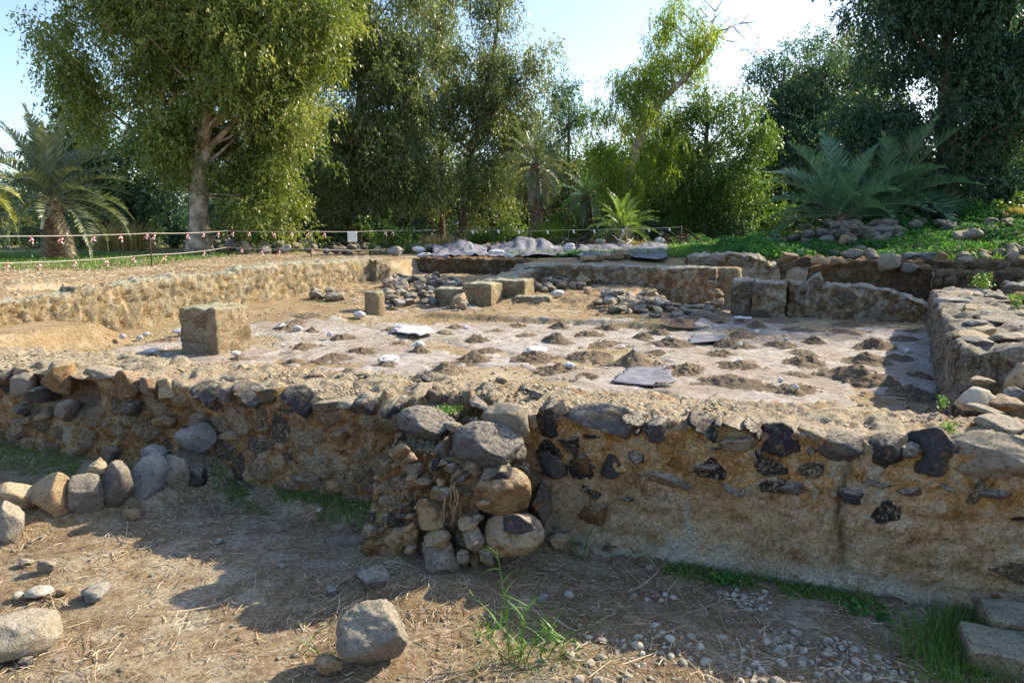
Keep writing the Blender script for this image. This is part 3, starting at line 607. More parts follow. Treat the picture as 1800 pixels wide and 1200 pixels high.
# blocks in the middle
bx_ = st(*at(840, 543, .5)); 
block('limestone_block', -4.62, -4.0, 8.95, 9.6, .4, 1.0, 'large square cut limestone block with a smooth pale face, leftmost of the pair', 'stone block', seed=63, cover=.95, cell=(.9, .9, .9), sh=.004, r=.008)
block('limestone_block', -4.28, -3.55, 9.75, 10.3, .35, 1.02, 'darker pitted stone block just behind and right of the smooth pale block', 'stone block', seed=64, mat='ashlar', cell=(.4, .4, .3))
block('stone_slab', -3.7, -2.9, 9.45, 9.7, .4, .72, 'low flat stone slab lying right of the square blocks', 'stone block', seed=65)
block('stone_slab', -5.4, -4.7, 9.2, 9.6, .4, .85, 'grey rough stone wedged against the left of the square block', 'stone block', seed=66)

# piers and wall at the right back
block('plastered_pier', .62, 1.0, 10.1, 10.8, .3, 1.12, 'left half of the twin square piers with ochre plaster at the back right', 'pier', 'brownw', seed=71, r=.015, cell=(.3, .3, .3))
block('plastered_pier', 1.03, 1.62, 9.75, 10.5, .3, 1.12, 'right half of the twin square piers, standing forward with ochre plaster', 'pier', 'brownw', seed=72, r=.015, cell=(.3, .3, .3))
wallbox('ochre_broken_wall', 1.66, 4.35, 10.1, 10.55, .25, lambda s, t: np.interp(s, [1.6, 1.75, 1.76, 1.98, 2.2, 2.24, 2.5, 3.3, 3.45, 3.8, 4.0, 4.3], [1.15, 1.1, 1.1, 1.12, 1.28, 1.02, 1.09, 1.02, 1.0, .88, .78, .62]) + .05 * fbm(p3(s * 3, t * 3), 3, 6), .04, M['brownw'], None, 74, (.4, .4, .3), .035, .6, .03, .03, swirl=.1)
tag(bpy.data.objects['ochre_broken_wall'], 'broken wall of ochre and white plaster, its top stepping down to the right', 'wall')
# right wall
def zr(s, t): return np.interp(t, [2.0, 4, 6, 9.4], [1.2, 1.17, 1.14, 1.1]) + .05 * np.clip(fbm(p3(s * 5, t * 2), 4, 8), -1, 1)
rw = empty('streaked_wall', (*xy(3.4, 5.5), .4), 'right hand wall with streaky brown and white inner face and rough slabby top', 'wall')
# the right wall fans slightly outwards: three abutting lengths
segs = [(2.1, 4.6, 2.86, 3.75), (4.6, 7.1, 3.22, 4.1), (7.1, 9.5, 3.58, 4.4)]
def right_wall():
    W = wallbox('masonry_core', 2.86, 3.85, 2.1, 9.5, .3, zr, .03, M['streaky'], rw, 81, (.5, .4, .12), .035, .8, .022, .04, swirl=.08)
    v = np.empty(len(W.data.vertices) * 3, dtype=np.float32); W.data.vertices.foreach_get('co', v); v = v.reshape(-1, 3)
    s, t = st(v[:, 0], v[:, 1]); s2 = s + .145 * (t - 2.1); x, y = xy(s2, t); v[:, 0] = x; v[:, 1] = y
    W.data.vertices.foreach_set('co', v.ravel()); W.data.update(); return W
local(right_wall(), rw)
rs_ = random.Random(5)
for i in range(26):           # flat slabs bedded in the top of the right wall
    t_ = 2.3 + 6.8 * (i / 26) ** 1.2; s_ = rs_.uniform(3.0, 3.75) + .145 * (t_ - 2.1); x, y = xy(s_, t_); w_ = rs_.uniform(.25, .5)
    o = link('slab', ROCK[rs_.choice(['rock', 'tan', 'bluegrey', 'rock'])][i % 7], rw, (x, y, float(zr(np.array([s_]), np.array([t_]))[0]) + .045), (rs_.uniform(-.08, .08), rs_.uniform(-.08, .08), rs_.uniform(0, 6)), (w_, w_ * .75, .11)); local(o, rw)
for i, (px, py, w_, h_) in enumerate([(1257, 500, 30, 13), (1258, 515, 28, 13), (1256, 530, 32, 13), (1250, 545, 36, 14)]):
    x, D, z = on_t(px, py, 10.9); tag(link('stacked_stone', ROCK['tan'][i + 1], None, (x, D, z), (0, 0, ANG_U), (w_ * MPP * D, .3, h_ * MPP * D * 1.1)), ['topmost', 'second', 'third', 'lowest'][i] + ' pale stone of the small stack left of the twin piers', 'stone', 'stack of pale stones left of the twin piers')

# walls in the trenches at the far right
tag(wallbox('earth_section', 2.1, 4.6, 13.3, 13.8, .1, lambda s, t: np.interp(s, [2.1, 2.9, 3.3, 4.6], [1.2, 1.36, 1.4, 1.28]) + .03 * fbm(p3(s * 3, t * 3), 3, 1), .05, M['baulk'], None, 91, (.35, .3, .3), .03, .25, .03, .03), 'smooth brown earth section behind the ochre broken wall', 'wall')
tag(wallbox('fieldstone_wall', 4.6, 6.4, 12.6, 13.1, .0, lambda s, t: 1.22 + .05 * fbm(p3(s * 3, t * 3), 3, 1), .045, M['baulk'], None, 92, (.3, .3, .2), .08, .95, .03, .04), 'deep wall of dark rounded fieldstones in the trench at the far right', 'wall')
tag(wallbox('stone_pillar', 5.15, 5.75, 9.9, 10.4, .2, lambda s, t: 1.17 + .04 * fbm(p3(s * 5, t * 5), 3, 1), .035, M['brownw'], None, 93, (.3, .3, .25), .05, .85, .03, .03), 'narrow stone pillar with a notched top behind the end of the streaked wall', 'pillar')
tag(wallbox('ledge_wall', 1.5, 15.5, 14.7, 15.3, .7, lambda s, t: 1.33 + .06 * fbm(p3(s * 1.5, t * 3), 3, 1), .07, M['baulk'], None, 94, (.35, .3, .2), .08, .9, .04, .05), 'low ledge of dark fieldstones across the far right, in front of the green bank', 'wall')
tag(wallbox('soil_baulk', -.9, 1.5, 14.9, 16.0, .9, lambda s, t: 1.42 - .25 * smooth(.7, 1.5, s) - .12 * smooth(-.4, -.9, s) + .05 * fbm(p3(s * 2, t * 2), 3, 1), .06, M['brownw'], None, 95, (.35, .3, .2), .05, .5, .05, .05), 'rounded pale hump of earth and stones at the back, right of the tarpaulins', 'earth mound')
tag(wallbox('rubble_bank', 5.0, 7.6, 5.9, 8.6, .3, lambda s, t: 1.12 - .1 * smooth(6.6, 5.9, t) + .05 * fbm(p3(s * 2, t * 2), 3, 1), .05, M['baulk'], None, 96, (.3, .3, .2), .05, .6, .06, .05), 'dark earth bank with grass on top at the right edge', 'earth bank')
for i, (px, py, w_, h_, kd) in enumerate([(1500, 447, 28, 20, 'rock'), (1530, 447, 26, 22, 'rock'), (1560, 462, 36, 34, 'rock'), (1602, 450, 26, 14, 'bluegrey'), (1630, 450, 22, 14, 'bluegrey'), (1598, 470, 30, 18, 'rock'), (1470, 461, 22, 16, 'tan'), (1440, 458, 20, 14, 'tan'), (1390, 452, 26, 20, 'tan'), (1700, 457, 20, 14, 'rock')]):
    p = on_t(px, py, 14.5 if py < 452 else 13.2)
    x, D, z = p; tag(link('fieldstone', ROCK[kd][i % 6], None, (x, D, max(z, 1.12)), (0, 0, i), (w_ * MPP * D, .4, h_ * MPP * D)), 'rounded fieldstone lying on the far right ledge above the trench', 'stone', 'fieldstones on the far right ledge')
# ------------------------------------------------------------------ foreground boulders
big = rock_mesh('porous_boulder', 901, M['rock'], 5, 12, 1.5, .85, .95)
stone_ground('rock', 657, 1196, 116, 98, 'large rounded porous boulder standing alone in the foreground beside the tall grass', 'boulder', me=big, rz=.4, sink=.04)
stone_ground('tan', 578, 1196, 40, 34, 'small purplish stone beside the lone porous boulder', 'stone', name='stone')
stone_ground('tan', 24, 1176, 145, 72, 'large smooth pale boulder at the left edge of the foreground', 'boulder', me=rock_mesh('smooth_boulder', 905, M['pebble'], 5, 6, .5, .85, .95), rz=.2)
for k_, (px, pb, w_, h_, kd, zo, lb) in enumerate([
        (15, 962, 66, 76, 'rock', 0, 'rounded boulder at the left edge, nearest the camera in the boulder row'),
        (34, 912, 80, 58, 'tan', .03, 'flat topped boulder in the row, second from the left edge'),
        (96, 920, 84, 74, 'tan', .03, 'pale angular boulder with cracked face in the row'),
        (156, 916, 58, 74, 'rock', .03, 'narrow upright boulder between two larger ones in the row'),
        (208, 908, 82, 84, 'rock', .03, 'largest porous boulder in the middle of the row'),
        (264, 888, 84, 76, 'bluegrey', .03, 'dark grey rounded boulder in the row behind the porous one'),
        (309, 876, 58, 66, 'rock', .03, 'dark knobbly boulder near the wall end of the row'),
        (272, 836, 56, 34, 'bluegrey', .14, 'small blue grey stone perched on top of the boulder row'),
        (348, 834, 72, 50, 'bluegrey', .13, 'smooth blue grey boulder topmost at the wall end of the row'),
        (345, 868, 50, 40, 'basalt', 0, 'dark stone under the smooth blue grey boulder'),
        (178, 880, 34, 36, 'tan', .16, 'small tan stone wedged on top of the boulder row'),
        (232, 918, 34, 28, 'tan', 0, 'small brown stone at the foot of the boulder row')]):
    stone_ground(kd, px, pb, w_, h_, lb, 'boulder', 'boulders in a row at the left foreground', zoff=zo - .02, k=k_ * 5 + 1, deep=.8, sink=.24)
for (px, pb, w_, h_, kd, lb) in [
        (656, 1043, 54, 32, 'bluegrey', 'pale grey flat stone on the shaded ground left of the pier'), (641, 1022, 34, 24, 'basalt', 'dark stone behind the pale flat stone by the pier'),
        (583, 1046, 20, 14, 'bluegrey', 'tiny bluish stone on the shaded ground'), (168, 1063, 54, 26, 'bluegrey', 'flat grey stone on sunlit soil at the left'),
        (82, 1014, 36, 26, 'rock', 'grey stone on the sunlit soil below the boulder row'), (70, 1058, 42, 20, 'pebble', 'pale flat pebble left of the flat grey stone'),
        (32, 1060, 20, 14, 'pebble', 'small white pebble near the left edge'), (112, 1051, 22, 14, 'tan', 'small tan pebble beside the flat pebble'), (47, 1176, 24, 16, 'basalt', 'small dark stone near the left pale boulder'),
        (45, 998, 26, 12, 'rock', 'low flat stone under the boulder row'), (384, 958, 16, 9, 'bluegrey', 'tiny grey stone in the wall shade'), (562, 906, 12, 8, 'pebble', 'tiny white stone at the mossy wall foot'), (496, 1000, 14, 8, 'rock', 'tiny flat stone in the middle of the shade'), (954, 1063, 22, 14, 'bluegrey', 'bluish stone right of the pier at the edge of the cobbles'),
        (1142, 1010, 14, 14, 'rock', 'small stone under the plastered wall'), (985, 975, 40, 26, 'tan', 'earthy stone in the corner right of the pier'), (1020, 985, 30, 18, 'rock', 'small stone in the dark corner right of the pier')]:
    stone_ground(kd, px, pb, w_, h_, lb, 'stone', name='stone')
for (px, py, w_, h_, kd, lb) in [(1772, 748, 78, 30, 'rock', 'grey slab lying on the near wall at the right edge'), (1740, 725, 30, 10, 'rock', 'thin stone chip on the near wall behind the grey slab'), (838, 716, 30, 12, 'basalt', 'dark stone chip on top of the wall behind the pier'), (880, 722, 26, 12, 'basalt', 'second dark chip on the wall top, right of the first')]:
    x, D = at(px, py + h_ / 2, .97); tag(link('stone', ROCK[kd][2], None, (x, D + .1, .99), (0, 0, .3), (w_ * MPP * D, .3, h_ * MPP * D * 1.4)), lb, 'stone')
# dressed blocks at bottom right corner
for i, (px, pb, w_, d_, h_, lb) in enumerate([(1790, 1200, .42, .3, .14, 'weathered cut stone block at the bottom right corner, nearer one'), (1815, 1150, .4, .26, .17, 'weathered cut stone block at the bottom right corner, farther one')]):
    x, D, z = atg(px, pb); s_, t_ = st(x, D)
    tag(wallbox('cut_stone', s_ - w_ / 2, s_ + w_ / 2, t_, t_ + d_, 0, lambda s, t: h_ + 0 * s, .015, M['ashlar'], None, 201 + i, (.5, .5, .5), .004, .9, .006, .006), lb, 'stone block')

# ------------------------------------------------------------------ cobbles in the shaded right foreground
rr = np.random.RandomState(12); n_c = 0; used = []
dens = [(1000, 1620, 1035, 1200, 150), (1440, 1600, 1060, 1200, 40), (1230, 1400, 1040, 1110, 25), (950, 1250, 1100, 1200, 14)]
for (x0, x1, y0, y1, cnt) in dens:
    tries = 0; k = 0
    while k < cnt and tries < 4000:
        tries += 1; px = rr.uniform(x0, x1); py = rr.uniform(y0, y1)
        if py < 1035 + (px - 1300) * .12 - 25 * (px < 1300): continue
        x, D = at(px, py, .03); r = .011 + .026 * rr.uniform() ** 2
        if st(x, D)[1] > -.12 or any((x - a) ** 2 + (D - b) ** 2 < (r + c) ** 2 * .9 for a, b, c in used): continue
        if fbm(np.array([[x * 1.6, D * 1.6, 3.]]), 2, 4)[0] < -.22: continue
        used.append((x, D, r)); k += 1
        o = link('cobble', ROCK['pebble'][rr.randint(7)], None, (x, D, gz(x, D) + r * .08), (rr.uniform(-.3, .3), rr.uniform(-.3, .3), rr.uniform(0, 6)), (r * 2.1, r * 1.7, r * 1.25))
        tag(o, 'small pale cobble set in the shaded soil below the plastered wall', 'cobble', 'pale cobbles set in the shaded foreground soil')

# ------------------------------------------------------------------ ground cloth with earth mounds
def cloth_part():
    sa = np.arange(-7.2, 4.1, .03); ta = np.arange(1.0, 8.9, .03); S, T = np.meshgrid(sa, ta, indexing='ij'); s = S.ravel(); t = T.ravel()
    x, y = xy(s, t); p = p3(x, y); z = terrain(x, y)
    z = z + .012 + .016 * np.abs(fbm(p * 2.3, 3, 55)) + .012 * fbm(p * 9, 3, 56)
    kv = (fbm(p * .75, 3, 21) + .35 * fbm(p * 4, 3, 22) + .24 * smooth(-4, 1.5, s) - .35 * smooth(7.0, 7.6, t) * (s < .2) + .11)
    kv = kv + .12 * fbm(p * 14, 3, 23); kv = np.minimum(kv, np.where(s < .4, t - 1.3 - .25 * np.sin(s * 3), 1)); kv = np.minimum(kv, 3.12 + .13 * (t - 2) - s)
    z = z - .012 + .03 * np.clip(kv * 6, -1.2, .6); keep = (kv > -.3) & (t > .95)
    F = grid_faces(len(sa), len(ta)); F = F[keep[F].all(1)]
    n = NT('geotextile_floor')
    a = n.noise(1.1, 5, .6); b = n.noise(6, 8, .7); f = n.noise(45, 6, .7)
    c = n.mix(n.rng(a, .38, .6), (.33, .285, .24), (.45, .415, .39))
    c = n.mix(n.rng(b, .46, .62, 0, .8), c, (.28, .22, .16))
    mp = n.N('ShaderNodeMapping'); n.L(n.pos, mp.inputs[0]); mp.inputs['Scale'].default_value = (1, 6, 1); mp.inputs['Rotation'].default_value = (0, 0, .4)
    c = n.mix(n.rng(n.noise(6, 6, .7, vec=mp.outputs[0]), .52, .62, 0, .6), c, (.33, .28, .24))
    c = n.mix(.4, c, n.ramp(f, [(.35, (.55, .55, .55)), (.62, (1, 1, 1))]), 'MULTIPLY')
    nb = n.bump(n.noise(18, 8, .7), .8, .03); nb = n.bump(n.noise(9, 5, .6, vec=mp.outputs[0]), .6, .03, nb)
    tag(link('ground_cloth', make_mesh('ground_cloth', np.stack([x, y, z], 1), F, n.done(c, .85, nb))), 'dusty pale lavender geotextile sheet covering the courtyard floor, torn and earth stained', 'ground cloth')
cloth_part()
def mound_mesh(seed):
    R = 26; A = 52; r = np.linspace(0, 1, R); th = np.linspace(0, 2 * np.pi, A, endpoint=False)
    rg, tg = np.meshgrid(r, th, indexing='ij'); x = (rg * np.cos(tg)).ravel(); y = (rg * np.sin(tg)).ravel(); p = p3(x, y, seed * 3.1)
    w_ = rg.ravel() * (1 + .22 * fbm(p * 1.6, 2, seed))
    cx_, cy_ = .12 * math.sin(seed * 2.1), .12 * math.cos(seed * 3.3); w_ = np.hypot(rg.ravel() * np.cos(tg.ravel()) - cx_ * (1 - rg.ravel()), rg.ravel() * np.sin(tg.ravel()) - cy_ * (1 - rg.ravel())) * (1 + .45 * fbm(p * 1.5, 3, seed))
    z = np.exp(-(w_ / .44) ** (1.7 + .5 * math.sin(seed)) * .9) * (1 + .35 * fbm(p * 2.4, 3, seed + 1)) * (.85 + .15 * math.cos(seed)) - .12 * smooth(.7, 1, w_)
    lump = np.clip(fbm(p * 8, 4, seed + 2), -.15, 1) * 1.5 + .7 * np.abs(fbm(p * 20, 2, seed + 3)); z = z + .19 * lump * (1 - smooth(.75, 1, w_))
    v = np.stack([x, y, z], 1); i = np.arange(R - 1)[:, None] * A; j = np.arange(A)[None, :]; k = (j + 1) % A
    return make_mesh('soil_mound', v, np.stack([i + j, i + A + j, i + A + k, i + k], -1).reshape(-1, 4), M['mound'])
MM = [mound_mesh(400 + i) for i in range(7)]
mounds = [(543,560,40),(518,570,40),(547,585,30),(682,583,40),(597,597,50),(697,605,40),(533,612,60),(630,620,50),(587,632,60),(733,622,45),(782,587,45),(803,577,40),(837,602,50),(870,585,45),(912,575,40),(923,592,45),(987,578,45),(973,603,55),(1033,592,60),(1070,580,50),(1073,605,65),(1033,628,80),(940,632,60),(830,633,65),(790,652,60),(863,617,45),(677,645,50),(977,654,60),(1033,666,60),(1093,643,50),(513,640,50),(1128,596,50),(1157,589,45),(1203,577,50),(1237,567,45),(1168,620,55),(1187,607,60),(1115,641,75),(1309,593,50),(1293,609,70),(1267,625,75),(1296,647,85),(1203,657,75),(1288,676,110),(1333,576,40),(1371,564,50),(1373,609,60),(1168,684,50),(1395,580,34),(1407,580,45),(1486,587,55),(1537,567,35),(1439,605,45),(1420,625,60),(1417,640,75),(1398,662,70),(1391,690,100),(1515,668,115),(1527,640,95),(1540,611,80),(1594,598,60),(1591,633,60),(1616,697,80),(1613,583,40),(1622,665,50),(1499,572,50),(415,632,40),(500,580,50),(290,600,50),(335,596,40)]
for i, (px, py, w_) in enumerate(mounds):
    x, D = at(px, py, .47); D += .1; W = w_ * MPP * D; W = W if W < .5 else .5 + (W - .5) * .4; z = gz(x, D)
    o = link('soil_mound', MM[i % 7], None, (x, D, z - .015), (0, 0, i * 1.3), (W * .92, W * .8, W * (.22 + .14 * ((i * 7) % 5) / 4)))
    tag(o, 'small heap of brown gravelly soil weighing down the courtyard ground cloth', 'soil mound', 'soil mounds scattered over the ground cloth')

# ------------------------------------------------------------------ sandbags
def bag_mesh(seed):
    v, f = ICO[4]; r = np.random.RandomState(seed); v = v.copy()
    q = np.sign(v) * np.abs(v) ** .75; q[:, 2] *= .5
    q[:, 2] = q[:, 2] * (1 - .25 * np.abs(q[:, 0]) ** 3)
    q = q + v * (.3 * fbm(v * 1.7 + seed, 3, seed) + .16 * np.abs(fbm(v * 5, 3, seed)))[:, None]
    q[:, 1] *= 1 + .18 * q[:, 0] * r.uniform(-1, 1)
    q -= (q.max(0) + q.min(0)) / 2; q /= (q.max(0) - q.min(0)); return make_mesh('sandbag', q, f, M['bag'])
BG = [bag_mesh(500 + i) for i in range(4)]
def bag(px, py, w_, h_, lab, grp, z=None, D_=None, lift=0.0):
    if z is None: x, D, z = atg(px, py)
    else: x, D = at(px, py, z)
    W = w_ * MPP * D; D += W * .25
    o = link('sandbag', BG[rnd.randrange(4)], None, (x, D, max(z, gz(x, D)) + h_ * MPP * D * .4 + lift), (rnd.uniform(-.15, .15), rnd.uniform(-.2, .2), rnd.uniform(-.7, .7)), (W, W * .6, h_ * MPP * D * 1.15))
    return tag(o, lab, 'sandbag', grp)
for (px, py, w_, h_) in [(942, 630, 52, 14), (681, 645, 42, 13), (737, 620, 20, 11), (497, 582, 28, 9), (523, 585, 22, 8), (580, 600, 12, 9), (700, 586, 16, 8), (632, 562, 26, 11), (1000, 654, 26, 11), (215, 604, 14, 9), (245, 606, 15, 8), (256, 599, 16, 7), (315, 592, 30, 9), (262, 627, 34, 8), (413, 634, 18, 8), (695, 590, 12, 6), (820, 586, 14, 6), (1300, 616, 12, 6), (1302, 648, 16, 7), (1176, 604, 12, 7), (1382, 608, 10, 6), (1399, 696, 15, 9), (1532, 672, 14, 7), (1600, 630, 20, 8), (1372, 684, 10, 10), (980, 525, 26, 10), (1330, 592, 10, 5)]:
    bag(px, py, w_, h_, 'small white filled bag weighing down the courtyard cloth among the soil mounds', 'white bags on the courtyard floor', lift=.04 if w_ > 20 else .07)

# grey cloth pieces in the courtyard
def draped(name, poly_px, z, amp, label, cat, mat='tarp', res=.05, folds=0.0, seed=1, hump=None, thick=True):
    P = np.array([at(a, b, z) for a, b in poly_px]); mn = P.min(0); mx = P.max(0)
    xa = np.arange(mn[0], mx[0] + res, res); ya = np.arange(mn[1], mx[1] + res, res); Xg, Yg = np.meshgrid(xa, ya, indexing='ij'); x = Xg.ravel(); y = Yg.ravel()
    inside = np.zeros(len(x), bool); n_ = len(P)
    jx = x + .06 * fbm(p3(x * 4, y * 4), 2, 3); jy = y + .06 * fbm(p3(x * 4, y * 4), 2, 8)
    for i in range(n_):
        (x1, y1), (x2, y2) = P[i], P[(i + 1) % n_]; c_ = ((y1 > jy) != (y2 > jy)) & (jx < (x2 - x1) * (jy - y1) / (y2 - y1 + 1e-9) + x1); inside ^= c_
    p = p3(x, y, seed); zz = terrain(x, y) + .03 + amp * (.5 + fbm(p * 1.3, 3, seed)) + folds * np.abs(fbm(np.stack([x * 1.7, y * .6, 0 * x + seed], 1), 3, seed + 2))
    if hump is not None: zz = zz + hump(x, y)
    F = grid_faces(len(xa), len(ya)); F = F[inside[F].all(1)]; used_, inv = np.unique(F, return_inverse=True)
    me = make_mesh(name, np.stack([x, y, zz], 1)[used_], inv.reshape(F.shape), M[mat]); o = link(name, me)
    if thick: s_ = o.modifiers.new('sol', 'SOLIDIFY'); s_.thickness = .012
    return tag(o, label, cat)
draped('cloth_piece', [(1075, 674), (1100, 650), (1178, 644), (1182, 684), (1150, 684)], .47, .05, 'blue grey folded cloth sheet lying behind the near wall', 'cloth', res=.03)
draped('cloth_piece', [(1207, 606), (1225, 588), (1275, 588), (1284, 606)], .47, .06, 'small dark blue grey cloth sheet among the mounds', 'cloth', res=.03)
draped('cloth_piece', [(1283, 571), (1300, 558), (1312, 560), (1322, 571)], .47, .1, 'pale striped cloth bunched near the twin piers', 'cloth', 'bag', res=.03, folds=.1)
draped('cloth_piece', [(685, 583), (690, 570), (750, 572), (768, 588), (735, 595)], .5, .05, 'crumpled white cloth sheet behind the mounds', 'cloth', 'bag', res=.03, folds=.06)
draped('cloth_piece', [(1618, 556), (1620, 546), (1632, 545), (1632, 560)], .5, .08, 'crumpled white sheet in the gap beside the streaked wall', 'cloth', 'bag', res=.03)
# tarpaulins at the back
def hump(cx, w, h, cy=.0):
    c = at(cx, 445, 1.2); 
    return lambda x, y: h * np.exp(-((x - c[0]) / w) ** 2 - ((y - c[1] - .3) / .9) ** 2)
draped('tarpaulin', [(758, 455), (762, 436), (800, 430), (842, 434), (862, 454)], 1.15, .08, 'grey violet tarpaulin draped over a low rubble heap, left of the two peaks', 'tarpaulin', folds=.26, seed=3, hump=hump(803, .9, .34))
draped('tarpaulin', [(858, 454), (860, 437), (900, 428), (965, 430), (1012, 437), (1018, 454)], 1.15, .06, 'grey violet tarpaulin peaked over the larger heap in the middle', 'tarpaulin', folds=.24, seed=5, hump=hump(925, 1.1, .46))
draped('tarpaulin', [(1014, 459), (1014, 436), (1060, 433), (1110, 437), (1112, 458)], 1.15, .08, 'low grey tarpaulin with pale bags right of the peaked one', 'tarpaulin', folds=.22, seed=7, hump=hump(1050, 1.2, .16))
draped('tarpaulin', [(1108, 458), (1106, 443), (1140, 439), (1172, 441), (1176, 461)], 1.2, .05, 'grey tarpaulin with hanging folds at the right end, topped by a white bag', 'tarpaulin', folds=.2, seed=9, hump=hump(1140, .8, .22))
for (px, py, w_, h_, lf) in [(735, 446, 26, 10, .05), (752, 443, 22, 10, .1), (760, 437, 20, 8, .15), (745, 452, 28, 8, 0), (826, 454, 20, 9, .08), (828, 448, 8, 9, .2), (872, 450, 30, 8, .06), (895, 455, 22, 8, .03), (962, 446, 28, 9, .12), (990, 436, 24, 9, .25), (1000, 448, 22, 14, .12), (1055, 439, 22, 10, .22), (1080, 446, 22, 8, .05), (1070, 452, 20, 7, 0), (1103, 440, 18, 10, .22), (1160, 440, 18, 11, .22), (1163, 432, 8, 12, .35), (860, 438, 28, 6, .0), (1085, 455, 26, 7, 0), (1025, 452, 20, 7, 0)]:
    bag(px, py, w_, h_, 'white sandbag holding down the grey tarpaulins at the back', 'sandbags on the tarpaulins', z=1.2, lift=lf)
for i, (px, py, w_, h_) in enumerate([(690, 447, 30, 14), (720, 440, 24, 12), (806, 428, 26, 12), (905, 424, 22, 22), (928, 424, 26, 20), (1150, 436, 18, 9), (880, 436, 20, 10)]):
    x, D = at(px, py, 1.25); D += .5; tag(link('fieldstone', ROCK['bluegrey'][i % 6], None, (x, D, gz(x, D) + .16), (0, 0, i), (w_ * MPP * D, .5, h_ * MPP * D * 1.3)), 'blue grey fieldstone beside the grey tarpaulins', 'stone', 'fieldstones around the tarpaulins')

# ------------------------------------------------------------------ rubble lots (individual stones, shared meshes)
def ordinal(i, n_):
    w_ = ['first', 'second', 'third', 'fourth', 'fifth', 'sixth', 'seventh', 'eighth', 'ninth', 'tenth', 'eleventh', 'twelfth', 'thirteenth', 'fourteenth', 'fifteenth', 'sixteenth', 'seventeenth', 'eighteenth', 'nineteenth', 'twentieth']
    return w_[i] if i < len(w_) else '%dth' % (i + 1)
def rank_labels(group, bands, noun):
    """give look-alikes their own label: counted from the left inside a named band of depth"""
    L_ = []
    for o in col.objects:
        if o.get('group') == group:
            x, y, z = o.location; L_.append((y, x / y, o))
    edge = [b_[0] for b_ in bands] + [1e9]
    for i, (e0, nm) in enumerate(bands):
        m = sorted([q for q in L_ if e0 <= q[0] < edge[i + 1]], key=lambda q: q[1])
        for j, q in enumerate(m): q[2]['label'] = '%s %s, %s from the left' % (noun(q[2]), nm, ordinal(j, len(m)))
def bysize(words, dims):
    return lambda o: words[0] if o.scale[0] > dims[0] else (words[1] if o.scale[0] > dims[1] else words[2])
rank_labels('soil mounds scattered over the ground cloth', [(0, 'in the row behind the near wall'), (7.6, 'in the second nearest row'), (8.6, 'in the third nearest row'), (9.6, 'in the middle row'), (10.8, 'in the row just past the middle'), (12, 'in the farthest rows')], bysize(['wide brown soil mound', 'brown soil mound', 'small brown soil mound'], [.42, .32]))
rank_labels('white bags on the courtyard floor', [(0, 'in the nearest part of the courtyard'), (8.6, 'in the middle of the courtyard'), (10.5, 'in the far part of the courtyard')], bysize(['large white bag', 'white bag', 'tiny white bag'], [.3, .13]))
rank_labels('sandbags on the tarpaulins', [(0, 'on the tarpaulins at the back')], bysize(['white sandbag', 'white sandbag', 'small white sandbag'], [.5, .36]))
rank_labels('boulders in a row at the left foreground', [], None) if False else None
REST = []
def rubble(regions, cnt, size, kinds, label, group, heap=0.0, seed=1, name='fieldstone', ground=None, flat=.7, ind=999):
    r = np.random.RandomState(seed); out = 0; big_ = sorted(r.uniform(.55, 1.45, cnt + 9), reverse=True)
    for (x0, y0, x1, y1, fr) in regions:
        for _ in range(int(cnt * fr)):
            px, py = r.uniform(x0, x1), r.uniform(y0, y1)
            if ground is None: x, D, z = atg(px, py)
            else: x, D = at(px, py, ground); z = gz(x, D)
            if D > 60: continue
            sz = size * big_[out]; kd = kinds[r.randint(len(kinds))]; out += 1
            if out > ind:
                REST.append((x, D, z + sz * flat * (.28 + heap * abs(r.normal())), sz, flat)); continue
            o = link(name, ROCK[kd][r.randint(len(ROCK[kd]))], None, (x, D, z + sz * flat * (.28 + heap * abs(r.normal()))), tuple(r.uniform(-.5, .5, 2)) + (r.uniform(0, 6),), (sz, sz * r.uniform(.7, 1), sz * flat * r.uniform(.7, 1.1)))
            tag(o, label, 'stone', group)
    return out
rubble([(375, 428, 560, 448, .55), (560, 432, 740, 450, .45)], 120, .34, ['rock', 'bluegrey', 'tan'], 'grey brown fieldstone in the long rubble row behind the rope fence', 'stones of the rubble row behind the fence', .5, 2, ground=1.15, ind=72)
rubble([(435, 418, 515, 436, 1)], 26, .36, ['rock', 'bluegrey'], 'grey fieldstone in the taller heap at the left of the rubble row', 'stones of the heap left of the rubble row', .9, 3, ground=1.2, ind=18)
rubble([(680, 500, 815, 545, .7), (690, 488, 780, 505, .3)], 90, .24, ['rock', 'tan', 'bluegrey'], 'rough fieldstone in the rubble between the column stub and the square block', 'rubble stones beside the column stub', .35, 4, ind=55)
rubble([(1050, 515, 1170, 553, .6), (1120, 540, 1250, 560, .4)], 110, .22, ['rock', 'tan', 'bluegrey'], 'flat grey stone in the rubble patch in front of the flaking wall', 'rubble stones in front of the flaking wall', .35, 5, flat=.5, ind=60)
rubble([(545, 520, 600, 530, 1)], 9, .26, ['rock'], 'grey stone in the small line at the foot of the pale wall', 'stones at the foot of the pale wall', .1, 6)
rubble([(900, 498, 1040, 515, 1)], 20, .26, ['rock', 'tan'], 'stone scattered before the flaking wall', 'stones scattered before the flaking wall', .1, 7, ind=14)
rubble([(1345, 392, 1500, 432, .5), (1375, 365, 1480, 405, .5)], 230, .34, ['rock', 'bluegrey', 'tan'], 'stone in the shaded heap at the foot of the palms', 'stones of the heap under the palms', .5, 8, ind=45)
rubble([(1480, 395, 1580, 425, .5), (1330, 418, 1600, 432, .5)], 34, .5, ['rock', 'bluegrey'], 'stone half buried in the green bank', 'stones in the green bank', .1, 9, ind=12)
rubble([(1600, 395, 1800, 430, 1)], 14, .5, ['rock'], 'pale stone showing through the ivy on the bank', 'stones in the ivy', .2, 10, ind=8)
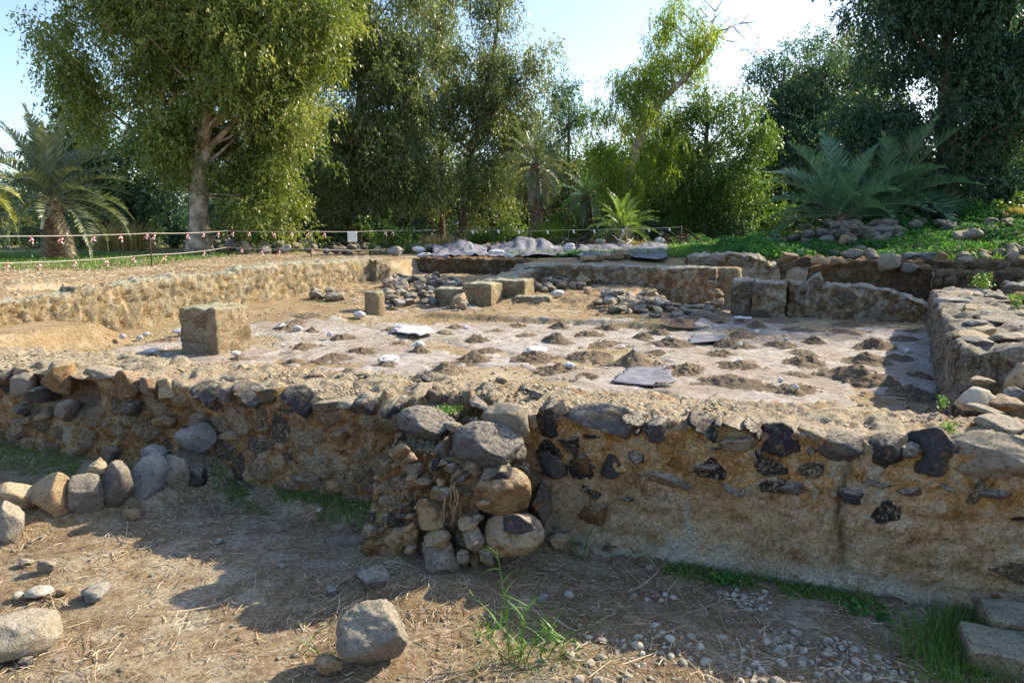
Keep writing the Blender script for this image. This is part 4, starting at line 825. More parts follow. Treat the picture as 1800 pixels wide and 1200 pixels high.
rubble([(1230, 440, 1800, 466, 1)], 60, .3, ['rock', 'tan', 'bluegrey'], 'loose stone on the ground along the far right trench', 'loose stones along the far trench', .1, 11, ind=14)
for (px, py, w_, h_, kd, z_, lb) in [(1742, 642, 52, 44, 'rock', 1.0, 'rounded stone on top of the right wall rubble, left of the brown one'), (1712, 628, 44, 40, 'basalt', 1.0, 'dark boulder set in the right wall just behind its broken end'), (1790, 660, 40, 46, 'tan', 1.0, 'smooth rounded brown boulder at the right edge beside the streaked wall'),
        (1718, 700, 64, 40, 'pebble', .96, 'flat pale slab right of the end of the streaked wall'), (1782, 712, 60, 26, 'tan', .96, 'tan slab behind the grey slab at the right edge'), (1768, 618, 60, 22, 'rock', 1.05, 'broad flat stone on the right wall near the edge'), (1788, 640, 44, 18, 'tan', 1.02, 'thin tan stone below the broad flat one'),
        (1735, 670, 36, 14, 'tan', 1.0, 'small brown chip above the pale slab'), (1786, 690, 34, 18, 'bluegrey', .98, 'bluish chip near the right edge'), (1795, 600, 40, 20, 'rock', 1.1, 'grey stone at the very right edge of the wall top'), (1750, 592, 40, 12, 'rock', 1.12, 'thin grey slab on the wall top'), (1720, 655, 30, 12, 'rock', .98, 'flat chip between the dark boulder and the pale slab')]:
    x, D = at(px, py + h_ * .4, z_); W = w_ * MPP * D; tag(link('stone', ROCK[kd][rnd.randrange(6)], None, (x, D + W * .3, z_ + h_ * MPP * D * .3), (rnd.uniform(-.1, .1), rnd.uniform(-.1, .1), rnd.uniform(-.4, .4)), (W, W * .9, h_ * MPP * D * 1.2)), lb, 'stone')
rubble([(1695, 600, 1800, 735, 1)], 60, .12, ['rock', 'tan', 'bluegrey'], 'small stone in the rubble right of the streaked wall', 'rubble stones right of the streaked wall', .2, 14, name='stone', ground=.98)
def rest():
    v0, f0 = ico(3); r = np.random.RandomState(3); V_ = []; F_ = []
    base = [v0 * (1 + .4 * fbm(v0 * 1.5 + 9 * q, 3, q))[:, None] * .5 for q in range(6)]
    for i, (x, y, z, sz, fl) in enumerate(REST):
        b = base[i % 6]; a = r.uniform(0, 6.28); V_.append(np.stack([b[:, 0] * math.cos(a) - b[:, 1] * math.sin(a), b[:, 0] * math.sin(a) + b[:, 1] * math.cos(a), b[:, 2] * fl], 1) * sz + (x, y, z)); F_.append(f0 + i * len(v0))
    tag(link('rubble', make_mesh('rubble', np.vstack(V_), np.vstack(F_), M['rock'])), 'small grey rubble filling in between the larger fieldstones', 'rubble', kind='stuff')
rest()
# ------------------------------------------------------------------ rope fence
def fence():
    par = empty('rope_fence', (0, 0, 0), 'rope barrier with two ropes, iron rods and red and white ribbons across the back left', 'fence')
    Pz = 1.12
    posts = [(-60, 492, 80), (267, 470, 57), (402, 452, 40), (547, 456, 50), (680, 450, 44), (772, 446, 45)]
    tops = []; 
    for (px, pb, h_) in posts:
        x, D = at(px, pb, Pz); z = gz(x, D); hh = .88
        v, f, c_ = tube([(x, D, z - .1), (x + .01, D, z + hh * .5), (x, D, z + hh)], [.016, .015, .014], 8); a = Acc(); a.add(v, f, c_); link('post', a.mesh('post', M['post']), par)
        tops.append((x, D, z))
    def rope(hh, sag, ribs, n0, n1, name):
        pts = []
        for i in range(n0, n1):
            a = np.array(tops[i]) + (0, 0, hh[i]); b = np.array(tops[i + 1]) + (0, 0, hh[i + 1])
            for q in np.linspace(0, 1, 16, endpoint=False): p = a + (b - a) * q; p[2] -= sag * 4 * q * (1 - q); pts.append(p)
        pts.append(b); v, f, c_ = tube(pts, .0075, 6); a = Acc(); a.add(v, f, c_); rp = link('rope', a.mesh(name, M['rope']), par); pts = np.array(pts)
        zc = pts[:, 1] * math.cos(TH) + (CAM_H - pts[:, 2]) * math.sin(TH); pxs = 900 + 1250 * pts[:, 0] / zc
        r_ = random.Random(3)
        for px in ribs:
            P = [np.interp(px, pxs, pts[:, k]) for k in range(3)]
            for sgn in (-1, 1):
                L = r_.uniform(.13, .2); ts = np.linspace(0, 1, 5); cx_ = P[0] + sgn * .05 * ts ** 1.2 + .02 * np.sin(ts * 5 + px); w_ = .016
                vv_ = []; 
                for k in range(5):
                    for e in (-w_, w_): vv_.append((cx_[k] + e * .7, P[1] - .02 + .03 * math.sin(k * 1.4) + e * .6, P[2] - L * ts[k]))
                link('ribbon', make_mesh('ribbon', vv_, [[2 * k, 2 * k + 1, 2 * k + 3, 2 * k + 2] for k in range(4)], [M['red'], M['tape']], mat_idx=[0, 1, 0, 1] if sgn > 0 else [0, 0, 1, 0]), rp)
    rope([.84] * 6, .03, [55, 108, 165, 212, 257, 270, 330, 357, 383, 409, 438, 482, 513, 542, 570, 677, 690, 720], 0, 5, 'rope_upper')
    rope([.3, .3, .3, .3, .2, .2], .05, [12, 68, 131, 187, 235, 290, 358, 425, 461, 490, 550], 0, 4, 'rope_lower')
    x, D = at(631, 450, Pz); D = np.interp(631, [547, 680], [tops[3][1], tops[4][1]]); zt_ = gz(x, D) + .82
    vs = []; ns = 7
    for i in range(ns):
        for j in range(ns): vs.append((x - .16 + .32 * i / 6, D - .04 + .015 * math.sin(i * 1.1 + j * .5), zt_ - .36 * j / 6))
    o = link('hanging_sheet', make_mesh('hanging_sheet', vs, grid_faces(ns, ns), M['white'])); o.modifiers.new('s', 'SOLIDIFY').thickness = .006
    tag(o, 'blank white square sheet hanging from the upper rope of the fence', 'sheet')
    par2 = empty('far_fence', (0, 0, 0), 'thin far fence of rods and wire with pale tags in front of the bushes', 'fence')
    tp = []
    for px in range(800, 1230, 66):
        D = 27 - .4 * math.sin(px); x, _, z0_ = atD(px, 415, D); z = gz(x, D); v, f, c_ = tube([(x, D, z - .1), (x + .03, D, z + .85)], .02, 6); a = Acc(); a.add(v, f, c_); link('post', a.mesh('post', M['post']), par2); tp.append((x, D, z))
    for hh in (.8,):
        v, f, c_ = tube([(a_, b_, c0 + hh) for a_, b_, c0 in tp], .005, 5); a = Acc(); a.add(v, f, c_); link('wire', a.mesh('wire', M['rope']), par2)
    for i in range(len(tp) - 1):
        for q in ((.15, .7) if i % 2 else (.45,)):
            P = np.array(tp[i]) * (1 - q) + np.array(tp[i + 1]) * q; hh = .8
            link('tag', make_mesh('tag', [(P[0] - .04, P[1] - .02, P[2] + hh), (P[0] + .04, P[1], P[2] + hh), (P[0] + .06, P[1] - .03, P[2] + hh - .13), (P[0] - .0, P[1], P[2] + hh - .12)], [[0, 1, 2, 3]], M['tape']), par2)
fence()
rank_labels('stones of the rubble row behind the fence', [(0, 'on the near side of the rubble row'), (24.5, 'in the middle of the rubble row'), (27, 'on the far side of the rubble row')], bysize(['big fieldstone', 'fieldstone', 'small fieldstone'], [.42, .3]))
rank_labels('fieldstones on the far right ledge', [(0, 'on the far right ledge')], bysize(['large rounded fieldstone', 'rounded fieldstone', 'small rounded fieldstone'], [.5, .35]))
rank_labels('row of dressed stones on the flaking wall', [(0, 'on the flat top behind the flaking wall')], bysize(['pale squared stone', 'pale squared stone', 'small pale squared stone'], [.4, .3]))
rank_labels('fieldstones around the tarpaulins', [(0, 'beside the grey tarpaulins')], bysize(['large blue grey stone', 'blue grey stone', 'small blue grey stone'], [.5, .35]))
rank_labels('stones at the foot of the pale wall', [(0, 'at the foot of the pale wall')], bysize(['grey stone', 'grey stone', 'small grey stone'], [.3, .2]))
rank_labels('rubble stones in front of the flaking wall', [(0, 'in the near part of the flaking wall rubble'), (13.8, 'in the middle of the flaking wall rubble'), (15, 'at the back of the flaking wall rubble')], bysize(['large flat stone', 'flat stone', 'small flat stone'], [.26, .18]))
rank_labels('rubble stones beside the column stub', [(0, 'at the front of the column stub rubble'), (15.5, 'in the middle of the column stub rubble'), (17.5, 'at the back of the column stub rubble')], bysize(['large rough stone', 'rough stone', 'small rough stone'], [.28, .2]))
rank_labels('stones of the heap under the palms', [(0, 'at the foot of the heap under the palms'), (23, 'in the heap under the palms'), (25, 'high in the heap under the palms')], bysize(['large shaded stone', 'shaded stone', 'small shaded stone'], [.42, .32]))
rank_labels('stones scattered before the flaking wall', [(0, 'scattered before the flaking wall')], bysize(['large stone', 'stone', 'small stone'], [.3, .2]))
rank_labels('loose stones along the far trench', [(0, 'loose along the far right trench')], bysize(['large stone', 'stone', 'small stone'], [.35, .25]))
rank_labels('stones of the heap left of the rubble row', [(0, 'in the heap left of the rubble row')], bysize(['large grey stone', 'grey stone', 'small grey stone'], [.45, .3]))
rank_labels('rubble stones right of the streaked wall', [(0, 'in the near rubble by the streaked wall'), (5, 'in the middle rubble by the streaked wall'), (5.8, 'in the far rubble by the streaked wall')], bysize(['large stone', 'stone', 'small stone'], [.15, .1]))
rank_labels('stones in the ivy', [(0, 'showing through the ivy bank')], bysize(['large pale stone', 'pale stone', 'small pale stone'], [.6, .4]))
rank_labels('stones in the green bank', [(0, 'half buried in the green bank')], bysize(['large grey stone', 'grey stone', 'small grey stone'], [.6, .4]))
for (px, pb, h_, lb) in [(1297, 422, 1.0, 'iron rod with pinkish tape standing before the stone heap')]:
    x, D, z = atg(px, pb); p_ = empty('marker_rod', (x, D, z), lb, 'post'); a = Acc(); a.add(*tube([(0, 0, -.1), (.02, 0, h_)], .02, 8)); link('rod', a.mesh('rod', M['post']), p_)
    link('tape', make_mesh('tape', [(0, -.03, h_), (.1, -.04, h_ - .03), (.12, -.05, h_ - .2), (.02, -.04, h_ - .16)], [[0, 1, 2, 3]], M['red']), p_)

# ------------------------------------------------------------------ straw, twigs, gravel, grass
def blades(cx, cy, cz, L, w_, lean, az, rs, curl=.5, segs=3):
    """vectorised curved blades -> verts, quads"""
    n_ = len(cx); V_ = []; px_, py_, pz_ = cx.copy(), cy.copy(), cz.copy(); el = np.full(n_, math.pi / 2) - lean; sx, sy = -np.sin(az), np.cos(az)
    for k in range(segs + 1):
        ww = w_ * (1 - (k / segs) ** 1.5) * .5 + .0003
        V_.append(np.stack([np.stack([px_ - sx * ww, py_ - sy * ww, pz_], 1), np.stack([px_ + sx * ww, py_ + sy * ww, pz_], 1)], 1))
        px_ = px_ + np.cos(az) * np.cos(el) * L / segs; py_ = py_ + np.sin(az) * np.cos(el) * L / segs; pz_ = pz_ + np.sin(el) * L / segs; el = el - curl / segs * 2
    V_ = np.stack(V_, 1).reshape(n_, -1, 3); b0 = np.arange(n_)[:, None] * (2 * (segs + 1))
    F_ = np.concatenate([np.stack([b0[:, 0] + 2 * k, b0[:, 0] + 2 * k + 1, b0[:, 0] + 2 * k + 3, b0[:, 0] + 2 * k + 2], 1) for k in range(segs)])
    return V_.reshape(-1, 3), F_
def straw(N, fn, Lr, wr, seed, name, mat, label, cat, lift=.008):
    r = np.random.RandomState(seed); x, y = fn(r, N); N = len(x); z = terrain(x, y) + lift + r.exponential(.006, N)
    L = r.uniform(*Lr, N) * r.uniform(.5, 1, N); az = r.uniform(0, 2 * np.pi, N); w_ = r.uniform(*wr, N)
    segs = 4; tt = np.linspace(-.5, .5, segs + 1); bend = r.normal(0, .25, N); V_ = []
    dz = r.normal(0, .05, N)
    for k in tt:
        cx_ = x + np.cos(az) * L * k - np.sin(az) * bend * L * k * k; cy_ = y + np.sin(az) * L * k + np.cos(az) * bend * L * k * k
        zz = np.maximum(terrain(cx_, cy_) + lift * .6, z + dz * L * k * 2)
        for e in (-1, 1): V_.append(np.stack([cx_ - np.sin(az) * e * w_ / 2, cy_ + np.cos(az) * e * w_ / 2, zz + (.4 * w_ if e > 0 else 0)], 1))
    V_ = np.stack(V_, 1).reshape(-1, 3); b0 = np.arange(N) * (2 * (segs + 1))
    F_ = np.concatenate([np.stack([b0 + 2 * k, b0 + 2 * k + 1, b0 + 2 * k + 3, b0 + 2 * k + 2], 1) for k in range(segs)])
    return tag(link(name, make_mesh(name, V_, F_, M[mat], {'tint': np.repeat(r.uniform(0, 1, N), 2 * (segs + 1))})), label, cat, kind='stuff')
def fg(r, N):
    x = r.uniform(-3.6, 3.6, N * 2); y = r.uniform(2.2, 5.6, N * 2); s, t = st(x, y)
    k = (t < -.03) & (fbm(p3(x * 1.3, y * 1.3), 3, 44) > r.uniform(-.6, .3, 2 * N)) & ~((s > -1) & (s < -.05) & (t > -.8)); return x[k][:N], y[k][:N]
straw(11000, fg, (.02, .13), (.0018, .005), 61, 'straw_litter', 'straw', 'dry straw and leaf litter strewn over the foreground soil', 'straw')
straw(750, fg, (.12, .45), (.002, .005), 62, 'dry_reed_stems', 'straw', 'long dry reed stems lying over the foreground soil', 'reed stems', .012)
straw(2500, lambda r, N: tuple(np.array(xy(r.uniform(-7, 3.5, N), r.uniform(1, 10, N)))), (.05, .25), (.004, .01), 63, 'straw_litter', 'straw', 'dry straw scattered between the courtyard mounds', 'straw', .03)
def gravel(N, fn, sz, seed, label, mat='rock', lift=0.0, name='gravel'):
    r = np.random.RandomState(seed); x, y = fn(r, N); N = len(x); v0, f0 = ICO[2]; v0 = v0[:]; s_ = np.minimum(r.exponential(sz, N) + sz * .5, sz * 4)
    z = terrain(x, y) + lift; k = r.randint(0, 5, N); nv = len(v0)
    base = [v0 * (1 + .35 * fbm(v0 * 1.6 + 9 * q, 2, q))[:, None] * np.array([1, .8, .55]) for q in range(5)]
    an = r.uniform(0, 6.28, N); c, sn = np.cos(an), np.sin(an); B = np.stack([base[q] for q in k])
    P = np.stack([B[:, :, 0] * c[:, None] - B[:, :, 1] * sn[:, None], B[:, :, 0] * sn[:, None] + B[:, :, 1] * c[:, None], B[:, :, 2]], -1) * s_[:, None, None] + np.stack([x, y, z], 1)[:, None, :]
    F_ = (f0[None] + np.arange(N)[:, None, None] * nv).reshape(-1, 3)
    return tag(link(name, make_mesh(name, P.reshape(-1, 3), F_, M[mat])), label, 'gravel', kind='stuff')
_i1 = ico(1); ICO[2] = _i1
gravel(3500, fg, .0055, 71, 'fine gravel and soil crumbs over the foreground ground')
gravel(6000, lambda r, N: tuple(np.array(xy(r.uniform(-8, 4, N), r.uniform(1, 13, N)))), .009, 72, 'gravel and earth crumbs over the courtyard floor', 'crumb', .01)
gravel(7000, lambda r, N: tuple(np.array(xy(r.uniform(-20, -9.3, N), r.uniform(1, 17, N)))), .013, 73, 'gravel and clods over the bare ground behind the pale wall', 'crumb', .0)
straw(4000, lambda r, N: tuple(np.array(xy(r.uniform(-18, -9.3, N), r.uniform(1, 17, N)))), (.08, .35), (.008, .02), 64, 'straw_litter', 'straw', 'dry leaf litter over the bare ground behind the pale wall', 'straw', .02)
def walltop(r, N):
    s = r.uniform(-6.5, 5, N); t = r.uniform(.05, .85, N); return xy(s, t)
r = np.random.RandomState(5)
def wall_grit(N, s0, s1, t0, t1, zf, sz, seed, label):
    rr_ = np.random.RandomState(seed); s = rr_.uniform(s0, s1, N); t = rr_.uniform(t0, t1, N); x, y = xy(s, t); v0, f0 = ICO[2]; s_ = np.minimum(rr_.exponential(sz, N) + sz * .5, sz * 5)
    z = zf(s) + .015 + 0 * x; an = rr_.uniform(0, 6.28, N); nv = len(v0); B = np.stack([v0 * (1 + .4 * fbm(v0 * 1.7 + 5 * q, 2, q))[:, None] * np.array([1, .8, .6]) for q in range(6)])[rr_.randint(0, 6, N)]
    P = np.stack([B[:, :, 0] * np.cos(an)[:, None] - B[:, :, 1] * np.sin(an)[:, None], B[:, :, 0] * np.sin(an)[:, None] + B[:, :, 1] * np.cos(an)[:, None], B[:, :, 2]], -1) * s_[:, None, None] + np.stack([x, y, z], 1)[:, None, :]
    tag(link('gravel', make_mesh('gravel', P.reshape(-1, 3), (f0[None] + np.arange(N)[:, None, None] * nv).reshape(-1, 3), M['crumb'])), label, 'gravel', kind='stuff')
wall_grit(2600, -6.5, -.3, .05, .86, lambda s: np.interp(s, [-7, -4, -.3], [.84, .86, .93]), .006, 6, 'gravel and mortar crumbs on top of the rubble wall')
wall_grit(1500, -.3, 5, .05, .82, lambda s: np.interp(s, [0, 5], [.93, .975]), .0055, 7, 'gravel and mortar crumbs on top of the plastered wall')
def grass(name, N, fn, Lr, wr, seed, mat, label, cat='grass', kind='stuff', lean=.35, curl=.5, zf=None):
    r = np.random.RandomState(seed); x, y = fn(r, N); N = len(x); z = (terrain(x, y) if zf is None else zf(x, y)) - .005
    L = r.uniform(*Lr, N); v, f = blades(x, y, z, L, r.uniform(*wr, N), np.abs(r.normal(0, lean, N)), r.uniform(0, 6.28, N), r, curl)
    return tag(link(name, make_mesh(name, v, f, M[mat], {'tint': np.repeat(r.uniform(0, 1, N), 8)})), label, cat, kind=kind)
def strip(s0, s1, t0, t1, th=-.1, sc=3):
    def fn(r, N):
        s = r.uniform(s0, s1, N * 3); t = t0 + (t1 - t0) * r.beta(1.2, 1.6, N * 3); x, y = xy(s, t); k = fbm(p3(x * sc, y * sc), 2, 31) > th; return x[k][:N], y[k][:N]
    return fn
grass('grass', 2600, strip(-3.0, -.95, -.02, -.3), (.02, .07), (.003, .006), 81, 'grass', 'bright green moss and grass at the shaded foot of the rubble wall')
grass('grass', 3000, strip(-5.6, -3.6, -.02, -.35, -.3), (.02, .055), (.003, .006), 82, 'grass', 'bright green grass at the wall foot behind the boulder row')
grass('grass', 3600, strip(.9, 3.0, -.02, -.22, -.1, 4), (.02, .06), (.003, .006), 83, 'grass', 'bright green grass at the foot of the plastered wall')
grass('grass', 3800, lambda r, N: (lambda a: (np.array([q[0] for q in a]), np.array([q[1] for q in a])))([at(r.normal(1690, 50), r.normal(1140, 38), .02) for _ in range(N)]), (.04, .12), (.002, .005), 84, 'grass', 'lush green grass by the cut stones at the bottom right', curl=.3)
grass('grass', 240, lambda r, N: (lambda a: (np.array([q[0] for q in a]), np.array([q[1] for q in a])))([at(r.normal(930, 60), r.normal(1140, 30), .02) for _ in range(N)]), (.05, .18), (.002, .005), 85, 'grass', 'thin green grass around the tall reed in the foreground', lean=.6)
grass('grass', 4500, lambda r, N: (lambda s, t: (lambda x, y: (x[fbm(p3(x * .8, y * .8), 3, 91) > .12], y[fbm(p3(x * .8, y * .8), 3, 91) > .12]))(*xy(s, t)))(r.uniform(-8.5, 1, N * 3), r.uniform(1.8, 8.5, N * 3)), (.02, .07), (.004, .01), 86, 'grass', 'sparse green weeds growing between the courtyard mounds')
grass('grass', 30000, lambda r, N: (lambda s, t: (lambda x, y: (x[fbm(p3(x * .3, y * .3), 3, 92) > -.25], y[fbm(p3(x * .3, y * .3), 3, 92) > -.25]))(*xy(s, t)))(r.uniform(-7, 7, N), r.uniform(17.5, 27, N)), (.1, .32), (.012, .03), 87, 'grass', 'green and grey grass strip beyond the tarpaulins')
grass('grass', 9000, lambda r, N: (r.uniform(-20, -9.5, N), r.uniform(17, 26, N)), (.05, .2), (.01, .03), 88, 'grass', 'short grass around the palm at the back left')
grass('grass', 1500, strip(-4, -.2, .5, .9, .1, 3), (.015, .04), (.003, .007), 89, 'ivy', 'small bright green weeds on the wall top behind the pier', zf=lambda x, y: 0 * x + .93) if False else None
# ------------------------------------------------------------------ vegetation
def leafcloud(cen, rad, ns, nl, ll, lw, droop, r, spread=1.0):
    """clumps of hanging sprays: cen (M,3), rad (M,) -> verts, quads, tint"""
    Mc = len(cen); 
    d = r.normal(size=(Mc, ns, 3)); d /= np.linalg.norm(d, axis=2)[..., None]
    start = cen[:, None, :] + d * (rad[:, None, None] * r.uniform(.15, .8, (Mc, ns, 1)))
    dr = d * .8 + r.normal(0, .35, (Mc, ns, 3)); dr[..., 2] -= droop * r.uniform(.4, 1.4, (Mc, ns)); dr /= np.linalg.norm(dr, axis=2)[..., None]
    L = rad[:, None] * r.uniform(.5, 1.1, (Mc, ns)) * spread
    u = np.linspace(0, 1, nl)[None, None, :, None] + r.uniform(-.06, .06, (Mc, ns, nl, 1))
    p = start[:, :, None, :] + dr[:, :, None, :] * L[:, :, None, None] * u; p[..., 2] -= (droop * .35 * L[:, :, None] * u[..., 0] ** 2)
    p = p + r.normal(0, .05, p.shape) * rad[:, None, None, None]
    ld = dr[:, :, None, :] * .5 + r.normal(0, .6, p.shape); ld[..., 2] -= droop * .9; ld /= np.linalg.norm(ld, axis=3)[..., None]
    wv = np.cross(ld, r.normal(size=p.shape)); wv /= np.linalg.norm(wv, axis=3)[..., None] + 1e-9
    sz = r.uniform(.65, 1.25, p.shape[:3])[..., None]; l_ = ll * sz; w_ = lw * sz * .5
    V_ = np.stack([p, p + ld * l_ * .42 + wv * w_, p + ld * l_, p + ld * l_ * .42 - wv * w_], 3).reshape(-1, 3)
    tint = np.clip(.5 + .22 * r.normal(size=(Mc, 1, 1)) + .16 * r.normal(size=(Mc, ns, 1)) + .16 * r.normal(size=(Mc, ns, nl)), 0, 1)
    return V_, np.arange(len(V_)).reshape(-1, 4), np.repeat(tint.ravel(), 4)
def sample_ell(ells, D, spacing, r, gap=.0, gs=.9, depth=.8, seed=0):
    """ells in photo pixels at distance D -> clump centres in metres"""
    C_ = []; k = D * MPP
    for e in ells:
        cx_, cy_, rx, ry = e[:4]; x, _, z = atD(cx_, cy_, D); a, b, c_ = rx * k, depth * (rx + ry) / 2 * k, ry * k; a, b, c_ = max(a, .5), max(b, .5), max(c_, .5)
        n_ = int(4.19 * a * b * c_ / spacing ** 3) + 3
        d = r.normal(size=(n_, 3)); d /= np.linalg.norm(d, axis=1)[:, None]; rr_ = r.uniform(0, 1, n_) ** (1 / 3.6)
        C_.append(np.stack([x + d[:, 0] * rr_ * a, D + d[:, 1] * rr_ * b, z + d[:, 2] * rr_ * c_], 1))
    C_ = np.vstack(C_); C_ = C_[r.rand(len(C_)) < .125]; C_ = (C_[:, None, :] + r.normal(0, 1, (len(C_), 10, 3)) * np.array([.44, .44, .32]) * (spacing / .6)).reshape(-1, 3); g = fbm(C_ * gs / 1.6 + seed, 3, seed); C_ = C_[g > gap]
    return C_
def limb(p0, p1, r0, r1, r, n_=8, bow=.12):
    p0 = np.array(p0, float); p1 = np.array(p1, float); L = np.linalg.norm(p1 - p0); u = np.linspace(0, 1, n_)[:, None]
    j = r.normal(0, bow * .5, 3) * L * .35; j[2] = -abs(j[2]) * .5
    pts = p0 + (p1 - p0) * u + j * 4 * u * (1 - u) + np.vstack([[0, 0, 0], r.normal(0, .012 * L, (n_ - 2, 3)), [0, 0, 0]])
    return tube(pts, r0 + (r1 - r0) * np.linspace(0, 1, n_) ** .8, 7)
def tree(label, D, trunk_px, ells, leaf, seed, r0=.3, spacing=.95, crad=.62, ns=9, nl=11, ll=.2, lw=.055, droop=.7, gap=-.12, depth=.8, bark='bark_d', nlimb=40, cat='tree', group=None, name='tree', extra=None, base_z=None, trunk_n=1, spread=1.0, low=False):
    r = np.random.RandomState(seed); spacing *= (.56 if seed != 1001 else .66); ll *= .62; lw *= .78; ns = int(ns * 1.35); gap -= (.24 if seed != 1001 else .08); crad *= .85; ells = [(e[0], e[1], e[2] * 1.1, e[3] * 1.1) for e in ells]
    pts = []
    for i, q in enumerate(trunk_px):
        Dq = q[2] if len(q) > 2 else D; pts.append(atD(q[0], q[1], Dq))
    zb = gz(pts[0][0], pts[0][1]); base = (pts[0][0], pts[0][1], zb); pts[0] = (pts[0][0], pts[0][1], zb - .2)
    pts = np.array(pts); par = empty(name, base, label, cat, group)
    # resample the trunk as a smooth wandering line
    L = np.concatenate([[0], np.cumsum(np.linalg.norm(np.diff(pts, axis=0), axis=1))]); u = np.linspace(0, L[-1], max(10, int(L[-1] / .45)))
    tp = np.stack([np.interp(u, L, pts[:, k]) for k in range(3)], 1); tp[1:, :2] += .1 * np.stack([fbm(np.stack([u, u * 0 + seed, u * 0 + 3 * k], 1) * .5, 2, seed + k) for k in (0, 1)], 1)[1:]
    rad = r0 * (1 - .8 * (u / L[-1])) ; rad[:3] *= [1.55, 1.3, 1.12]
    a = Acc(); v, f, c_ = tube(tp, rad, 18); v += (v - np.repeat(np.vstack([tp, ]), 18, 0)[:0].sum()) * 0
    a.add(v, f, c_)
    local(link('trunk', a.mesh('trunk', M[bark]), par), par)
    C_ = sample_ell(ells, D, spacing, r, gap, depth=depth, seed=seed)
    C_ = C_[C_[:, 2] > np.array([1.3 if low else 1.6])] 
    b = Acc(); idx = r.permutation(len(C_))[:nlimb]
    for i in idx:
        c0 = C_[i]; hd = np.hypot(tp[:, 0] - c0[0], tp[:, 1] - c0[1]); sc = np.abs(tp[:, 2] + hd * .75 - c0[2]); k = int(np.argmin(sc)); k = max(k, len(tp) // 5)
        L_ = np.linalg.norm(c0 - tp[k]); rr_ = min(rad[k] * .6, .02 * L_ + .02); b.add(*limb(tp[k], c0, rr_, .012, r))
    if extra: 
        for e in extra: b.add(*e)
    if len(b.v): local(link('branches', b.mesh('branches', M[bark]), par), par)
    v, f, t_ = leafcloud(C_, crad * r.uniform(.7, 1.35, len(C_)), ns, nl, ll, lw, droop, r, spread)
    local(link('crown', make_mesh('crown', v, f, M[leaf], {'tint': t_}, False), par), par)
    return par

tree('huge olive green eucalyptus with a pale peeling trunk, filling the upper left', 27, [(350, 436), (352, 380), (352, 310), (362, 200), (372, 90), (380, -60), (385, -160)],
     [(350, -120, 230, 90), (270, -20, 130, 70), (450, -20, 150, 80), (420, 70, 160, 100), (240, 70, 140, 80), (95, 55, 62, 30), (145, 115, 40, 42), (320, 170, 150, 80), (480, 160, 85, 80), (540, 50, 50, 60), (540, 120, 35, 40), (220, 235, 90, 50), (180, 285, 60, 30), (390, 250, 110, 60), (480, 250, 70, 60), (470, 330, 60, 60), (515, 370, 28, 40), (430, 320, 40, 30), (300, 320, 40, 40), (285, 370, 22, 30), (300, 250, 90, 50), (200, 200, 50, 40), (160, 170, 28, 30)],
     'leafA', 1001, r0=.38, spacing=.93, crad=.72, ns=10, nl=12, ll=.24, lw=.07, bark='bark', nlimb=60, gap=-.06, extra=None)
tree('tall grey green eucalyptus just right of the huge one', 33, [(620, 425), (622, 330), (630, 200), (645, 60), (650, -60)],
     [(650, 60, 90, 75), (620, 150, 80, 75), (690, 170, 65, 65), (640, 260, 95, 70), (705, 240, 52, 60), (600, 335, 60, 50), (680, 340, 75, 45), (650, -20, 90, 60), (570, 265, 40, 60), (720, 90, 35, 45), (735, 310, 30, 50), (560, 370, 40, 30)], 'leafB', 1002, r0=.28, spacing=1.08, crad=.75, ll=.24, lw=.07, droop=.9, gap=-.1, nlimb=40)
tree('slender airy eucalyptus with sky showing through, between two fuller trees', 38, [(776, 420), (778, 300), (778, 150), (775, 20), (775, -60)],
     [(775, 30, 30, 50), (805, 110, 40, 45), (775, 190, 30, 50), (790, 280, 40, 50), (765, 350, 45, 40), (750, 130, 25, 40), (780, -40, 40, 40), (740, 20, 30, 30)], 'leafB', 1003, r0=.16, spacing=1.2, crad=.75, ll=.24, lw=.065, droop=.9, gap=0.0, nlimb=40)
tree('leaning grey green eucalyptus left of the tall date palm', 35, [(808, 425), (820, 330), (835, 240), (862, 120), (880, 0), (885, -60)],
     [(855, 80, 50, 45), (900, 50, 42, 50), (868, 160, 70, 55), (905, 170, 45, 60), (850, 245, 65, 60), (890, 330, 50, 50), (835, 340, 50, 45), (870, -10, 45, 40), (920, 110, 30, 45), (820, 200, 30, 40), (925, 240, 30, 40)], 'leafB', 1004, r0=.2, spacing=1.1, crad=.72, ll=.23, lw=.065, droop=.9, gap=-.05, nlimb=45)
tree('dark narrow tree standing far behind, in the gap above the date palm', 46, [(1002, 415), (1000, 300), (1000, 180)], [(1000, 175, 24, 30), (1010, 215, 24, 32), (990, 270, 26, 34), (1005, 320, 30, 40)], 'leafD', 1005, r0=.2, spacing=1.15, crad=.8, ll=.3, lw=.09, gap=-.2, nlimb=15)
rb = np.random.RandomState(9); bare = []
def B(px0, py0, px1, py1, D0, D1, w0=.06): bare.append(limb(atD(px0, py0, D0), atD(px1, py1, D1), w0, .012, rb, 10, .08))
for q in [(1255, 62, 1300, 42, .07), (1300, 42, 1330, 38, .04), (1290, 48, 1312, 70, .035), (1255, 60, 1278, 72, .05), (1278, 72, 1300, 75, .03), (1245, 70, 1258, 20, .06), (1258, 20, 1240, 2, .035), (1258, 20, 1275, -8, .03), (1250, 40, 1270, 18, .03), (1275, 58, 1296, 30, .03), (1310, 40, 1322, 52, .02), (1262, 50, 1284, 30, .03), (1245, 30, 1228, 12, .03), (1300, 44, 1316, 26, .02)]:
    B(*q[:4], 32, 32 + rb.uniform(-.8, .8), q[4])
